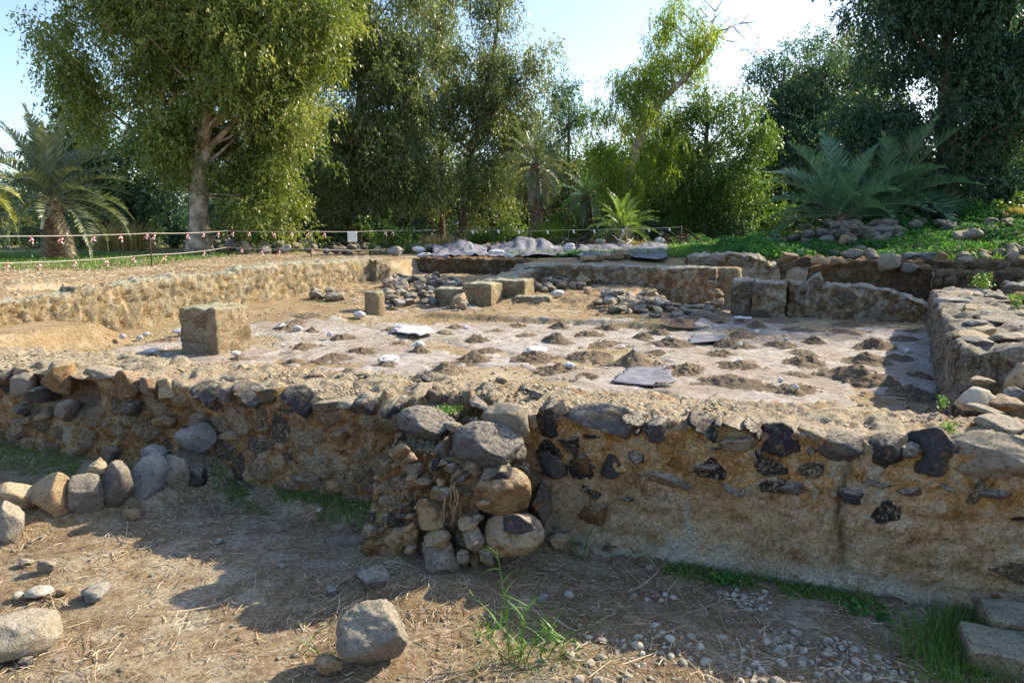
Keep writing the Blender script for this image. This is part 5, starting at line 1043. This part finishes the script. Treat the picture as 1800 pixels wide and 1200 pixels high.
for q in [(1128, 232, 1108, 195, .1), (1108, 195, 1098, 160, .07), (1165, 172, 1120, 150, .07), (1200, 140, 1235, 155, .05), (1180, 160, 1190, 100, .06), (1215, 125, 1225, 80, .05), (1150, 200, 1165, 250, .05)]:
    B(*q[:4], 32, 32 + rb.uniform(-1.5, 1.5), q[4])
tree('leaning eucalyptus with bright yellow green backlit leaves and bare dead twigs at its top', 32, [(1098, 425), (1104, 330), (1124, 240), (1160, 180), (1202, 138), (1245, 95), (1262, 55)],
     [(1085, 125, 40, 32), (1072, 175, 34, 36), (1118, 195, 34, 36), (1108, 275, 38, 36), (1100, 325, 30, 26), (1178, 65, 38, 42), (1218, 62, 40, 38), (1238, 92, 28, 22), (1198, 28, 26, 20), (1162, 252, 30, 34), (1172, 285, 18, 22), (1062, 245, 26, 36), (1148, 115, 28, 34), (1200, 105, 30, 20), (1050, 290, 24, 30), (1138, 150, 26, 26), (1160, 320, 18, 24)], 'leafC', 1006, r0=.3, spacing=.95, crad=.62, ns=9, nl=13, ll=.2, lw=.05, droop=1.4, gap=-.05, bark='bark', nlimb=30, extra=bare)
tree('full green tree with yellow lit edges right of the leaning eucalyptus', 34, [(1238, 410), (1240, 300), (1245, 180)],
     [(1240, 165, 34, 30), (1255, 220, 48, 45), (1238, 290, 58, 55), (1300, 235, 34, 42), (1318, 275, 30, 36), (1225, 345, 60, 45), (1290, 345, 50, 45), (1190, 230, 30, 40), (1330, 330, 30, 34)], 'leafE', 1007, r0=.25, spacing=1.02, crad=.75, ll=.22, lw=.07, droop=.8, gap=-.12)
tree('tall umbrella topped eucalyptus standing in the middle of the right hand group', 40, [(1385, 410), (1375, 300), (1372, 200), (1380, 110)],
     [(1345, 110, 48, 26), (1385, 95, 48, 26), (1372, 155, 42, 34), (1420, 130, 36, 34), (1405, 200, 50, 38), (1365, 225, 40, 40), (1310, 125, 24, 16), (1400, 265, 55, 50), (1380, 320, 50, 50)], 'leafD', 1008, r0=.25, spacing=1.15, crad=.8, ll=.26, lw=.08, droop=.8, gap=-.08)
tree('blue green tree right behind the umbrella topped one', 42, [(1460, 400), (1460, 300), (1465, 160)], [(1445, 130, 40, 36), (1480, 100, 40, 34), (1470, 175, 48, 42), (1450, 240, 52, 50), (1515, 95, 36, 36), (1520, 160, 40, 50), (1480, 310, 60, 50), (1540, 230, 40, 50)], 'leafB', 1009, r0=.25, spacing=1.15, crad=.8, ll=.26, lw=.08, gap=-.1)
tree('enormous dark shaded eucalyptus filling the upper right corner', 27, [(1668, 395), (1665, 300), (1662, 180), (1668, 60), (1675, -80)],
     [(1555, 25, 60, 34), (1610, 30, 80, 50), (1725, 40, 90, 75), (1645, 115, 65, 55), (1765, 140, 70, 75), (1700, 205, 85, 65), (1612, 235, 62, 60), (1785, 255, 55, 75), (1690, 290, 80, 50), (1600, 310, 50, 45), (1508, 18, 24, 20), (1650, -60, 180, 60), (1560, 130, 50, 50), (1540, 200, 46, 50), (1820, 60, 60, 80)], 'leafD', 1010, r0=.42, spacing=.98, crad=.75, ns=10, nl=12, ll=.24, lw=.075, droop=.8, gap=-.1, nlimb=50)
tree('dark tree at the right edge behind the enormous one', 34, [(1800, 400), (1800, 250), (1790, 100)], [(1800, 90, 70, 80), (1780, 200, 70, 70), (1750, 320, 70, 50), (1830, 300, 60, 70), (1640, 340, 70, 40)], 'leafD', 1011, r0=.3, spacing=1.15, crad=.85, ll=.3, lw=.1, gap=-.2)
for i, (px, D_, ells_, lf_, lb_) in enumerate([
        (190, 33, [(165, 235, 62, 50), (235, 300, 62, 55), (120, 300, 55, 45), (200, 360, 60, 40)], 'leafD', 'dark dense tree behind the left palm, beside the huge eucalyptus'),
        (470, 41, [(465, 300, 60, 60), (440, 370, 60, 45), (505, 360, 50, 45)], 'leafD', 'dark understorey tree right behind the huge trunk'),
        (560, 42, [(560, 290, 50, 60), (545, 360, 55, 45), (590, 370, 40, 40)], 'leafD', 'dark understorey tree behind the tall grey green eucalyptus, left side'),
        (725, 43, [(725, 270, 50, 60), (735, 350, 55, 50), (700, 370, 50, 40)], 'leafD', 'dark understorey tree behind the slender airy eucalyptus'),
        (910, 44, [(905, 300, 45, 50), (880, 360, 55, 40), (960, 350, 40, 45)], 'leafB', 'grey green understorey tree behind the tall date palm'),
        (1150, 43, [(1150, 330, 50, 50), (1110, 370, 50, 35), (1195, 350, 45, 50)], 'leafE', 'green understorey tree behind the leaning eucalyptus'),
        (1350, 44, [(1345, 340, 50, 50), (1300, 370, 50, 40), (1420, 340, 60, 50)], 'leafD', 'dark understorey tree behind the stone heap')]):
    tree(lb_, D_, [(px, 415), (px + 3, 340), (px - 2, 270)], ells_, lf_, 1040 + i, r0=.16, spacing=1.15, crad=.85, ll=.32, lw=.11, droop=.6, gap=-.2, nlimb=25)
# trees standing beyond the right edge of the frame, whose shade reaches the pit
tree('leafy tree standing beyond the right edge of the picture', 19, [(2000, 470), (2000, 300), (2010, 100)], [(2010, 60, 130, 110), (2060, -60, 130, 100), (1990, 180, 80, 60)], 'leafD', 1012, r0=.3, spacing=.95, crad=.7, ns=7, nl=9, ll=.24, lw=.08, gap=.02)

# shrubs and low growth under the trees
def shrub(label, D, px, pyb, w_, h_, leaf, seed, ns=9, nl=8, ll=.14, lw=.07, droop=.1, cat='shrub', name='shrub', group=None, gap=-.3, spacing=.55, crad=.36):
    r = np.random.RandomState(seed); x, _, z_ = atD(px, pyb, D); z = gz(x, D); k = D * MPP; W = w_ * k * .5; Hh = h_ * k
    par = empty(name, (x, D, z), label, cat, group); n_ = int(2.6 * W * W * .8 * Hh / spacing ** 3) + 12
    d = r.normal(size=(n_, 3)); d /= np.linalg.norm(d, axis=1)[:, None]; q = r.uniform(0, 1, n_) ** .4
    C_ = np.stack([x + d[:, 0] * q * W, D + d[:, 1] * q * W * .7, z + np.abs(d[:, 2] * q) * Hh * .9 + .05], 1); C_ = C_[fbm(C_ * .9 + seed, 2, seed) > gap]
    a = Acc()
    for i in range(min(9, len(C_))): a.add(*limb((x + r.uniform(-.15, .15), D, z - .05), C_[i], .025, .008, r, 6))
    local(link('stems', a.mesh('stems', M['bark_d']), par), par)
    v, f, t_ = leafcloud(C_, crad * r.uniform(.7, 1.3, len(C_)), ns, nl, ll, lw, droop, r)
    local(link('foliage', make_mesh('foliage', v, f, M[leaf], {'tint': t_}, False), par), par); return par
SH = [(690, 430, 90, 62, 'leafE', 26, 'bright green bush beside the white hanging sheet'), (640, 425, 60, 50, 'leafE', 29, 'bright bush left of the white hanging sheet'), (460, 420, 110, 70, 'leafE', 31, 'green bush behind the stone heap, right of the huge trunk'), (560, 420, 90, 60, 'leafD', 32, 'dark bush between the huge trunk and the bright bush'),
      (850, 408, 70, 50, 'leafE', 31, 'green bush between the dry grass and the date palm'), (900, 400, 70, 55, 'leafE', 34, 'green bush directly left of the date palm trunk'), (985, 402, 80, 60, 'leafE', 33, 'light green bush right of the date palm trunk'), (1040, 405, 60, 60, 'leafD', 34, 'dark bush left of the small bright palm'), (1150, 400, 70, 50, 'leafD', 35, 'dark bush right of the small bright palm'),
      (1210, 400, 90, 50, 'leafE', 35, 'green bush under the full green tree'), (1290, 395, 90, 60, 'leafD', 34, 'dark green bush left of the stone heap'), (1370, 372, 90, 90, 'leafE', 31, 'mid green bush behind the stone heap and palms'), (1640, 385, 150, 50, 'leafD', 27, 'low blue green thicket on the bank under the enormous tree'), (1570, 380, 90, 40, 'leafE', 27, 'low green thicket on the bank behind the ivy'),
      (60, 425, 120, 40, 'leafD', 33, 'dark low bush behind the left palm'), (180, 425, 110, 70, 'leafB', 31, 'grey green bush right of the left palm'), (250, 420, 100, 80, 'leafB', 34, 'pale grey green bush left of the huge trunk'), (20, 420, 90, 50, 'leafB', 36, 'grey bush at the left edge'), (310, 425, 60, 50, 'leafD', 32, 'dark bush directly behind the huge trunk'),
      (740, 415, 60, 60, 'leafD', 34, 'dark bush behind the bright one and the dry grass'), (1500, 370, 100, 60, 'leafD', 30, 'dark bush between the two big blue palms'), (1460, 395, 50, 30, 'leafE', 27, 'small bush at the foot of the blue palms'), (1720, 400, 60, 30, 'ivy', 25, 'small bright green bush on the ivy bank'), (1780, 395, 60, 40, 'leafE', 24, 'yellowish green bush at the right edge of the bank')]
for i, (px, pb, w_, h_, lf, D, lb) in enumerate(SH): shrub(lb, D, px, pb, w_, h_, lf, 1100 + i)
# far wood closing the view between the trunks
def far_wood():
    r = np.random.RandomState(44); C_ = []
    for px in np.arange(-140, 1960, 6):
        D = r.uniform(46, 58); x, _, _z = atD(px, 420, D); top = 2.5 + D * MPP * (84 + 26 * math.sin(px * .013) + 20 * r.normal()) * (0.62 if px < 320 else 1)
        for z in np.arange(1.2, max(top, 2.5), 1.0): C_.append((x + r.normal(0, .5), D + r.normal(0, 1), z + r.uniform(-.3, .3)))
    C_ = np.array(C_); v, f, t_ = leafcloud(C_, r.uniform(.8, 1.5, len(C_)), 10, 8, .36, .15, .5, r)
    tag(link('far_wood', make_mesh('far_wood', v, f, M['leafD'], {'tint': t_}, False)), 'dark mass of distant woodland seen between the trunks', 'wood', kind='stuff')
far_wood()
# distant hills across the valley
hx = np.linspace(-1400, 900, 160); hy = np.linspace(1300, 2000, 30); HX, HY = np.meshgrid(hx, hy, indexing='ij'); hz = .4 * (70 + 90 * fbm(p3(HX.ravel() / 300, HY.ravel() / 300), 4, 3) + 30) * np.exp(-((HY.ravel() - 1650) / 260) ** 2) - 5
tag(link('hills', make_mesh('hills', np.stack([HX.ravel(), HY.ravel(), hz], 1), grid_faces(160, 30), mat_plain('hill_haze_tone', (.3, .3, .36), .95, .15, .01, .2))), kind='structure')  # mauve grey base colour stands in for the distance haze over the hills

# ------------------------------------------------------------------ palms
def frond_mesh(L, arch, mat, seed, nleaf=46, lw=.035, lfl=.42, stiff=.5, vee=.5):
    r = np.random.RandomState(seed); n_ = 24; u = np.linspace(0, 1, n_); el = stiff - arch * u ** 1.3; ds = L / (n_ - 1)
    x = np.concatenate([[0], np.cumsum(np.cos(el) * ds)[:-1]]); z = np.concatenate([[0], np.cumsum(np.sin(el) * ds)[:-1]]); y = .04 * L * np.sin(u * 2 + seed) * u
    P = np.stack([x, y, z], 1); v, f, c_ = tube(P, np.linspace(.022, .004, n_) * L / 2.5, 5); a = Acc(); a.add(v, f, c_, a=.75)
    VV = []; FF = []; TT = []
    T = np.gradient(P, axis=0); T /= np.linalg.norm(T, axis=1)[:, None]
    for side in (-1, 1):
        for q in np.linspace(.16, 1, nleaf):
            i = q * (n_ - 1); i0 = min(int(i), n_ - 2); p = P[i0] + (P[i0 + 1] - P[i0]) * (i - i0); t_ = T[i0]; N = np.cross(t_, (0, side, 0)); N /= np.linalg.norm(N) + 1e-9
            if N[2] < 0: N = -N
            ll_ = lfl * L / 2.5 * (math.sin(min(1, q * 1.15) * math.pi) ** .55 * .9 + .18) * r.uniform(.85, 1.1)
            d = t_ * r.uniform(.55, .8) + np.array((0, side, 0)) * r.uniform(.65, .9) + N * (vee + r.normal(0, .12)); d /= np.linalg.norm(d); wv = np.cross(d, N + r.normal(0, .2, 3)); wv /= np.linalg.norm(wv); w_ = lw * L / 2.5 * .5
            m = p + d * ll_ * .5; e = p + d * ll_ + np.array((0, 0, -.12 * ll_ * r.uniform(.3, 1.6))); b = len(VV)
            VV += [p - wv * w_ * .5, p + wv * w_ * .5, m - wv * w_, m + wv * w_, e]; FF += [(b, b + 1, b + 3, b + 2)]; TT.append((b + 2, b + 3, b + 4))
    a.add(np.array(VV), np.array(FF), np.array(TT), a=np.repeat(r.uniform(.1, .9, len(VV) // 5), 5)); return a.mesh('frond', M[mat], False)
def palm(label, D, px, pyb, pyc, Lpx, nf, mat, seed, rt=.25, name='date_palm', upright=.0, dead=6, bright=None, rng_el=(-.55, 1.35)):
    r = np.random.RandomState(seed); x, _, _z = atD(px, pyb, D); zb = gz(x, D); zc = max(atD(px, pyc, D)[2], zb + .15); L = Lpx * MPP * D
    par = empty(name, (x, D, zb), label, 'palm'); P = par.location.copy()
    n_ = max(5, int((zc - zb) / .12)); hz = np.linspace(-.15, zc - zb, n_); rad = rt * (1.15 - .2 * hz / max(zc - zb, .3)) * (1 + .09 * (np.arange(n_) % 2)); rad[-1] *= .8
    v, f, c_ = tube(np.stack([.05 * np.sin(hz), 0 * hz, hz], 1), rad, 20); vn = v.copy(); vn[:, :2] *= (1 + .12 * fbm(v * np.array([9, 9, 14]), 2, seed))[:, None]; a = Acc(); a.add(vn, f, c_); link('trunk', a.mesh('trunk', M['palmbark']), par)
    protos = [frond_mesh(L, ar, mat, seed + i, stiff=0, lw=.036, lfl=.5 if upright else .42, nleaf=64 if upright else 46) for i, ar in enumerate((.55, .95, 1.4))]
    dp = frond_mesh(L * .8, .5, 'palmX', seed + 9, stiff=0, vee=-.2) if dead else None
    for i in range(nf):
        q = (i + .5) / nf; el = rng_el[1] - (rng_el[1] - rng_el[0]) * q ** (.95 - upright * .3) + r.normal(0, .07); az = i * 2.39996 + r.normal(0, .15)
        o = link('frond', protos[0 if el > .95 else (1 if el > .3 else 2)], par, (.05, 0, zc - zb - .05 - .18 * q), (0, -el, az) if False else (0, 0, 0)); s_ = r.uniform(.85, 1.08)
        o.rotation_euler = (Matrix.Rotation(az, 4, 'Z') @ Matrix.Rotation(-el, 4, 'Y') @ Matrix.Rotation(r.normal(0, .25), 4, 'X')).to_euler(); o.scale = (s_, s_, s_)
    for i in range(dead):
        az = i * 2.1 + r.normal(0, .3); o = link('frond', dp, par, (.05, 0, zc - zb - .25), (0, 0, 0)); o.rotation_euler = (Matrix.Rotation(az, 4, 'Z') @ Matrix.Rotation(1.0 + r.normal(0, .15), 4, 'Y')).to_euler(); o['label'] = 'dry brown frond'
    return par
palm('date palm with a thick brown trunk and drooping grey green fronds at the left', 22, 97, 460, 340, 150, 44, 'palmA', 1201, .27, rng_el=(-.3, 1.45), dead=5)
palm('partly seen palm with yellow green fronds reaching in at the left edge', 19, -52, 470, 318, 105, 30, 'palmY', 1202, .26, dead=0)
palm('tall date palm with a dark thin trunk and a drooping skirt, in the centre background', 32, 941, 405, 288, 82, 46, 'palmA', 1203, .24, rng_el=(-.95, 1.4), dead=14)
palm('dark shaded palm behind the small bright one', 34, 1028, 415, 342, 62, 30, 'palmB', 1204, .22, dead=4)
palm('small bright green palm without a visible trunk, in the centre background', 28, 1092, 420, 398, 72, 34, 'palmC', 1205, .2, dead=0, rng_el=(0.05, 1.4))
palm('large blue green young palm fanning up from behind the stone heap, left of its twin', 25.5, 1478, 400, 372, 150, 28, 'palmB', 1206, .2, dead=0, rng_el=(.15, 1.35), upright=.5)
palm('large blue green young palm with upright feathery fronds, right of its twin', 26.5, 1556, 392, 352, 155, 30, 'palmB', 1207, .2, dead=0, rng_el=(.1, 1.4), upright=.5)
palm('dark shaded young palm on the bank at the far right', 27.5, 1742, 385, 370, 125, 26, 'palmB', 1208, .2, dead=0, rng_el=(.15, 1.3))

# ------------------------------------------------------------------ ivy bank and low growth
def scatter_leaves(name, N, fn, size, mat, seed, label, cat, hmax=.35, kind='stuff', nf=.35):
    r = np.random.RandomState(seed); x, y = fn(r, N); N = len(x); p = p3(x, y); h = hmax * np.clip(.5 + 1.3 * fbm(p * .9, 3, seed), .05, 1.3)
    z = terrain(x, y) + h * r.uniform(.2, 1, N) ** .6; c_ = np.stack([x, y, z], 1); nrm = r.normal(0, .55, (N, 3)) + (0, -.25, .9); nrm /= np.linalg.norm(nrm, axis=1)[:, None]
    a = np.cross(nrm, r.normal(size=(N, 3))); a /= np.linalg.norm(a, axis=1)[:, None]; b = np.cross(nrm, a); s_ = (size * r.uniform(.6, 1.3, N))[:, None]
    V_ = np.stack([c_ - a * s_, c_ - b * s_ * .7, c_ + a * s_, c_ + b * s_ * .7], 1).reshape(-1, 3)
    return tag(link(name, make_mesh(name, V_, np.arange(4 * N).reshape(-1, 4), M[mat], {'tint': np.repeat(np.clip(.5 + .5 * fbm(p * 1.2, 2, 4) + r.normal(0, .2, N), 0, 1), 4)}, False)), label, cat, kind=kind)
def bankfn(r, N):
    x = r.uniform(6.5, 24, 2 * N); y = r.uniform(19.5, 32, 2 * N); s, t = st(x, y); k = (t > 15.9) & (x > 3 + (y - 20) * .35) & (fbm(p3(x * .45, y * .45), 3, 66) + .35 * smooth(8, 13, x) > .0) & ((x - 10.2) ** 2 / 6 + (y - 25) ** 2 / 9 > 1); return x[k][:N], y[k][:N]
scatter_leaves('ivy_ground_cover', 42000, bankfn, .055, 'ivy', 71, 'bright green leafy ground cover over the bank at the right', 'ground cover', .4)
def lawnfn(r, N):
    s = r.uniform(-6, 9, 2 * N); t = r.uniform(17.2, 26, 2 * N); x, y = xy(s, t); k = fbm(p3(x * .5, y * .5), 3, 67) + .1 > 0; return x[k][:N], y[k][:N]
scatter_leaves('weeds', 16000, lawnfn, .04, 'ivy', 72, 'low green weeds on the flat ground beyond the tarpaulins', 'weeds', .14)
scatter_leaves('weeds', 1800, lambda r, N: xy(r.uniform(5.0, 7.2, N), r.uniform(6.4, 7.9, N)), .025, 'grass', 73, 'yellow green weeds on top of the dark earth bank at the right edge', 'weeds', .1)
def patch(px, py, rp, z, N, size, label, seed, hm, mat='grass', t=None):
    x0, D0 = at(px, py, z); r = np.random.RandomState(seed); R = rp * MPP * D0; x = r.normal(x0, R * .5, N); y = r.normal(D0, R * .5, N); c_ = np.stack([x, y, z + r.uniform(.2, 1, N) * hm], 1)
    nrm = r.normal(0, .6, (N, 3)) + (0, -.2, .8); nrm /= np.linalg.norm(nrm, axis=1)[:, None]; a = np.cross(nrm, r.normal(size=(N, 3))); a /= np.linalg.norm(a, axis=1)[:, None]; b = np.cross(nrm, a); s_ = (size * r.uniform(.6, 1.3, N))[:, None]
    V_ = np.stack([c_ - a * s_, c_ - b * s_ * .6, c_ + a * s_, c_ + b * s_ * .6], 1).reshape(-1, 3)
    V_ = np.vstack([V_, c_ - a * s_ + (.0012, 0, 0), [[x0, D0, z - .01]]]); i4 = np.arange(N)
    tag(link('weed', make_mesh('weed', V_, [i4[:, None] * 4 + np.arange(4), np.stack([0 * i4 + 5 * N, i4 * 4, 4 * N + i4], 1)], M[mat], {'tint': np.concatenate([np.repeat(r.uniform(0, 1, N), 4), np.zeros(N + 1)])}, False)), label, 'plant')
patch(785, 724, 26, .95, 420, .008, 'tiny bright green weed patch on the wall top behind the pier, nearer one', 1, .03); patch(845, 700, 20, .95, 260, .008, 'tiny bright green weed patch on the wall top, farther one', 2, .03)
patch(1668, 762, 12, .99, 60, .012, 'small green weed sprouting from the top of the plastered wall near the crack', 3, .07); patch(1655, 722, 9, .99, 40, .012, 'tiny green sprout behind the weed on the plastered wall', 4, .1)
patch(1725, 512, 16, 1.15, 260, .022, 'feathery green bush on the dark earth bank', 5, .3); patch(1785, 560, 14, 1.05, 120, .025, 'bright green upright weed at the right edge of the wall top', 6, .3)
patch(1275, 1028, 26, .03, 70, .017, 'leafy green nettle at the foot of the plastered wall, left one', 7, .07, 'ivy'); patch(1505, 1078, 22, .03, 60, .016, 'leafy green nettle at the foot of the plastered wall, middle one', 8, .07, 'ivy'); patch(1545, 1090, 16, .03, 40, .016, 'small nettle right of the middle one', 9, .05, 'ivy'); patch(1730, 1130, 20, .04, 50, .017, 'broad leaved weed among the grass beside the cut stones', 10, .1, 'ivy')

# tall reed and small grass clumps in the foreground
def reed(label, px, pb, stems, seed, name='reed'):
    x0, D0, z0 = atg(px, pb); par = empty(name, (x0, D0, z0), label, 'reed'); r = np.random.RandomState(seed)
    for (dx, Hh, lx, nl) in stems:
        n_ = 10; u = np.linspace(0, 1, n_); P = np.stack([dx + lx * u ** 1.6, -.02 * u, Hh * u], 1); a = Acc(); v, f, c_ = tube(P, np.linspace(.0042, .0016, n_), 6); a.add(v, f, c_, a=.7)
        o = link('stem', a.mesh('stem', M['grass']), par)
        if nl:
            q = r.uniform(.2, 1, nl); bx = np.interp(q, u, P[:, 0]); bz = np.interp(q, u, P[:, 2]); v, f = blades(bx, 0 * bx, bz, r.uniform(.09, .2, nl), r.uniform(.007, .013, nl), r.uniform(.4, 1.1, nl), np.where(r.rand(nl) > .5, 0, np.pi) + r.normal(0, .6, nl), r, .35, 5)
            local_m = make_mesh('leaf', v, f, M['grass'], {'tint': np.repeat(r.uniform(.3, 1, nl), 12)}); link('leaves', local_m, par)
    return par
reed('tall thin green reed standing in front of the pier', 905, 1165, [(-.03, .62, -.06, 7), (.03, .32, .03, 8), (.0, .24, -.1, 6), (.06, .2, .1, 6), (-.06, .18, -.09, 6)], 5)
reed('short green reed shoot beside the lone porous boulder', 568, 1178, [(0, .2, -.06, 4), (.01, .1, .02, 3)], 6)
reed('wispy green grass clump right of the tall reed', 950, 1160, [(0, .16, .05, 6), (.04, .12, .06, 6), (.1, .14, .03, 6), (-.1, .1, .03, 4)], 7, 'grass_clump')
reed('wispy green grass clump in the dark corner right of the pier', 1015, 985, [(0, .14, -.02, 5), (.03, .1, .03, 4)], 8, 'grass_clump')
# dry grass tussock and dead branches at the back
def tussock(label, px, pb, D, w_, h_, seed, mat='dryleaf'):
    x0, _, _ = atD(px, pb, D); z0 = gz(x0, D); r = np.random.RandomState(seed); N = 900; R = w_ * MPP * D * .35; x = r.normal(0, R * .6, N); y = r.normal(0, R * .4, N); v, f = blades(x, y, 0 * x, r.uniform(.5, 1, N) * h_ * MPP * D, r.uniform(.02, .035, N), np.abs(r.normal(.25, .25, N)), np.arctan2(y, x) + r.normal(0, .5, N), r, .35)
    tag(link('grass_tussock', make_mesh('grass_tussock', v, f, M[mat], {'tint': np.repeat(r.uniform(0, 1, N), 8)}), None, (x0, D, z0)), label, 'grass tussock')
tussock('tall dry golden grass tussock beside the bright bush', 772, 428, 27, 60, 38, 3); tussock('smaller dry golden tussock right of the tall one', 800, 425, 27.5, 36, 26, 4); tussock('green reedy tussock right of the dry grass', 850, 425, 30, 50, 44, 5, 'leafE'); tussock('pale reeds right of the date palm trunk', 965, 410, 31, 50, 55, 6, 'leafC'); tussock('tan dry grass at the foot of the small bright palm', 1120, 422, 27, 50, 22, 7)
tussock('grey dry reeds right of the left palm', 215, 425, 29, 90, 60, 8); tussock('yellow grass at the right edge of the bank', 1792, 405, 23, 40, 30, 9)
def deadwood(label, px, pb, D, n_, w_, h_, seed, mat='bark_d'):
    x0, _, _ = atD(px, pb, D); z0 = gz(x0, D); r = np.random.RandomState(seed); a = Acc()
    for i in range(n_):
        x = r.normal(0, w_ * MPP * D * .3); z = r.uniform(0, h_ * MPP * D * .7); L = r.uniform(.4, 1.2); az = r.uniform(0, 6.28); a.add(*limb((x, r.normal(0, .4), z), (x + math.cos(az) * L, r.normal(0, .4), z + r.normal(0, .25)), .03, .008, r, 6, .2))
    tag(link('brushwood', a.mesh('brushwood', M[mat]), None, (x0, D, z0)), label, 'brushwood')
deadwood('heap of dark cut branches in front of the green bushes', 1200, 412, 30, 90, 90, 26, 3); deadwood('tangle of dark branches left of the small bright palm', 1010, 412, 29, 70, 110, 26, 4); deadwood('fallen brown branches right of the dry grass', 860, 420, 27, 30, 50, 22, 5, 'bark'); deadwood('pale bleached branch standing against the small bright palm', 1093, 415, 26.5, 7, 14, 34, 6, 'rope')
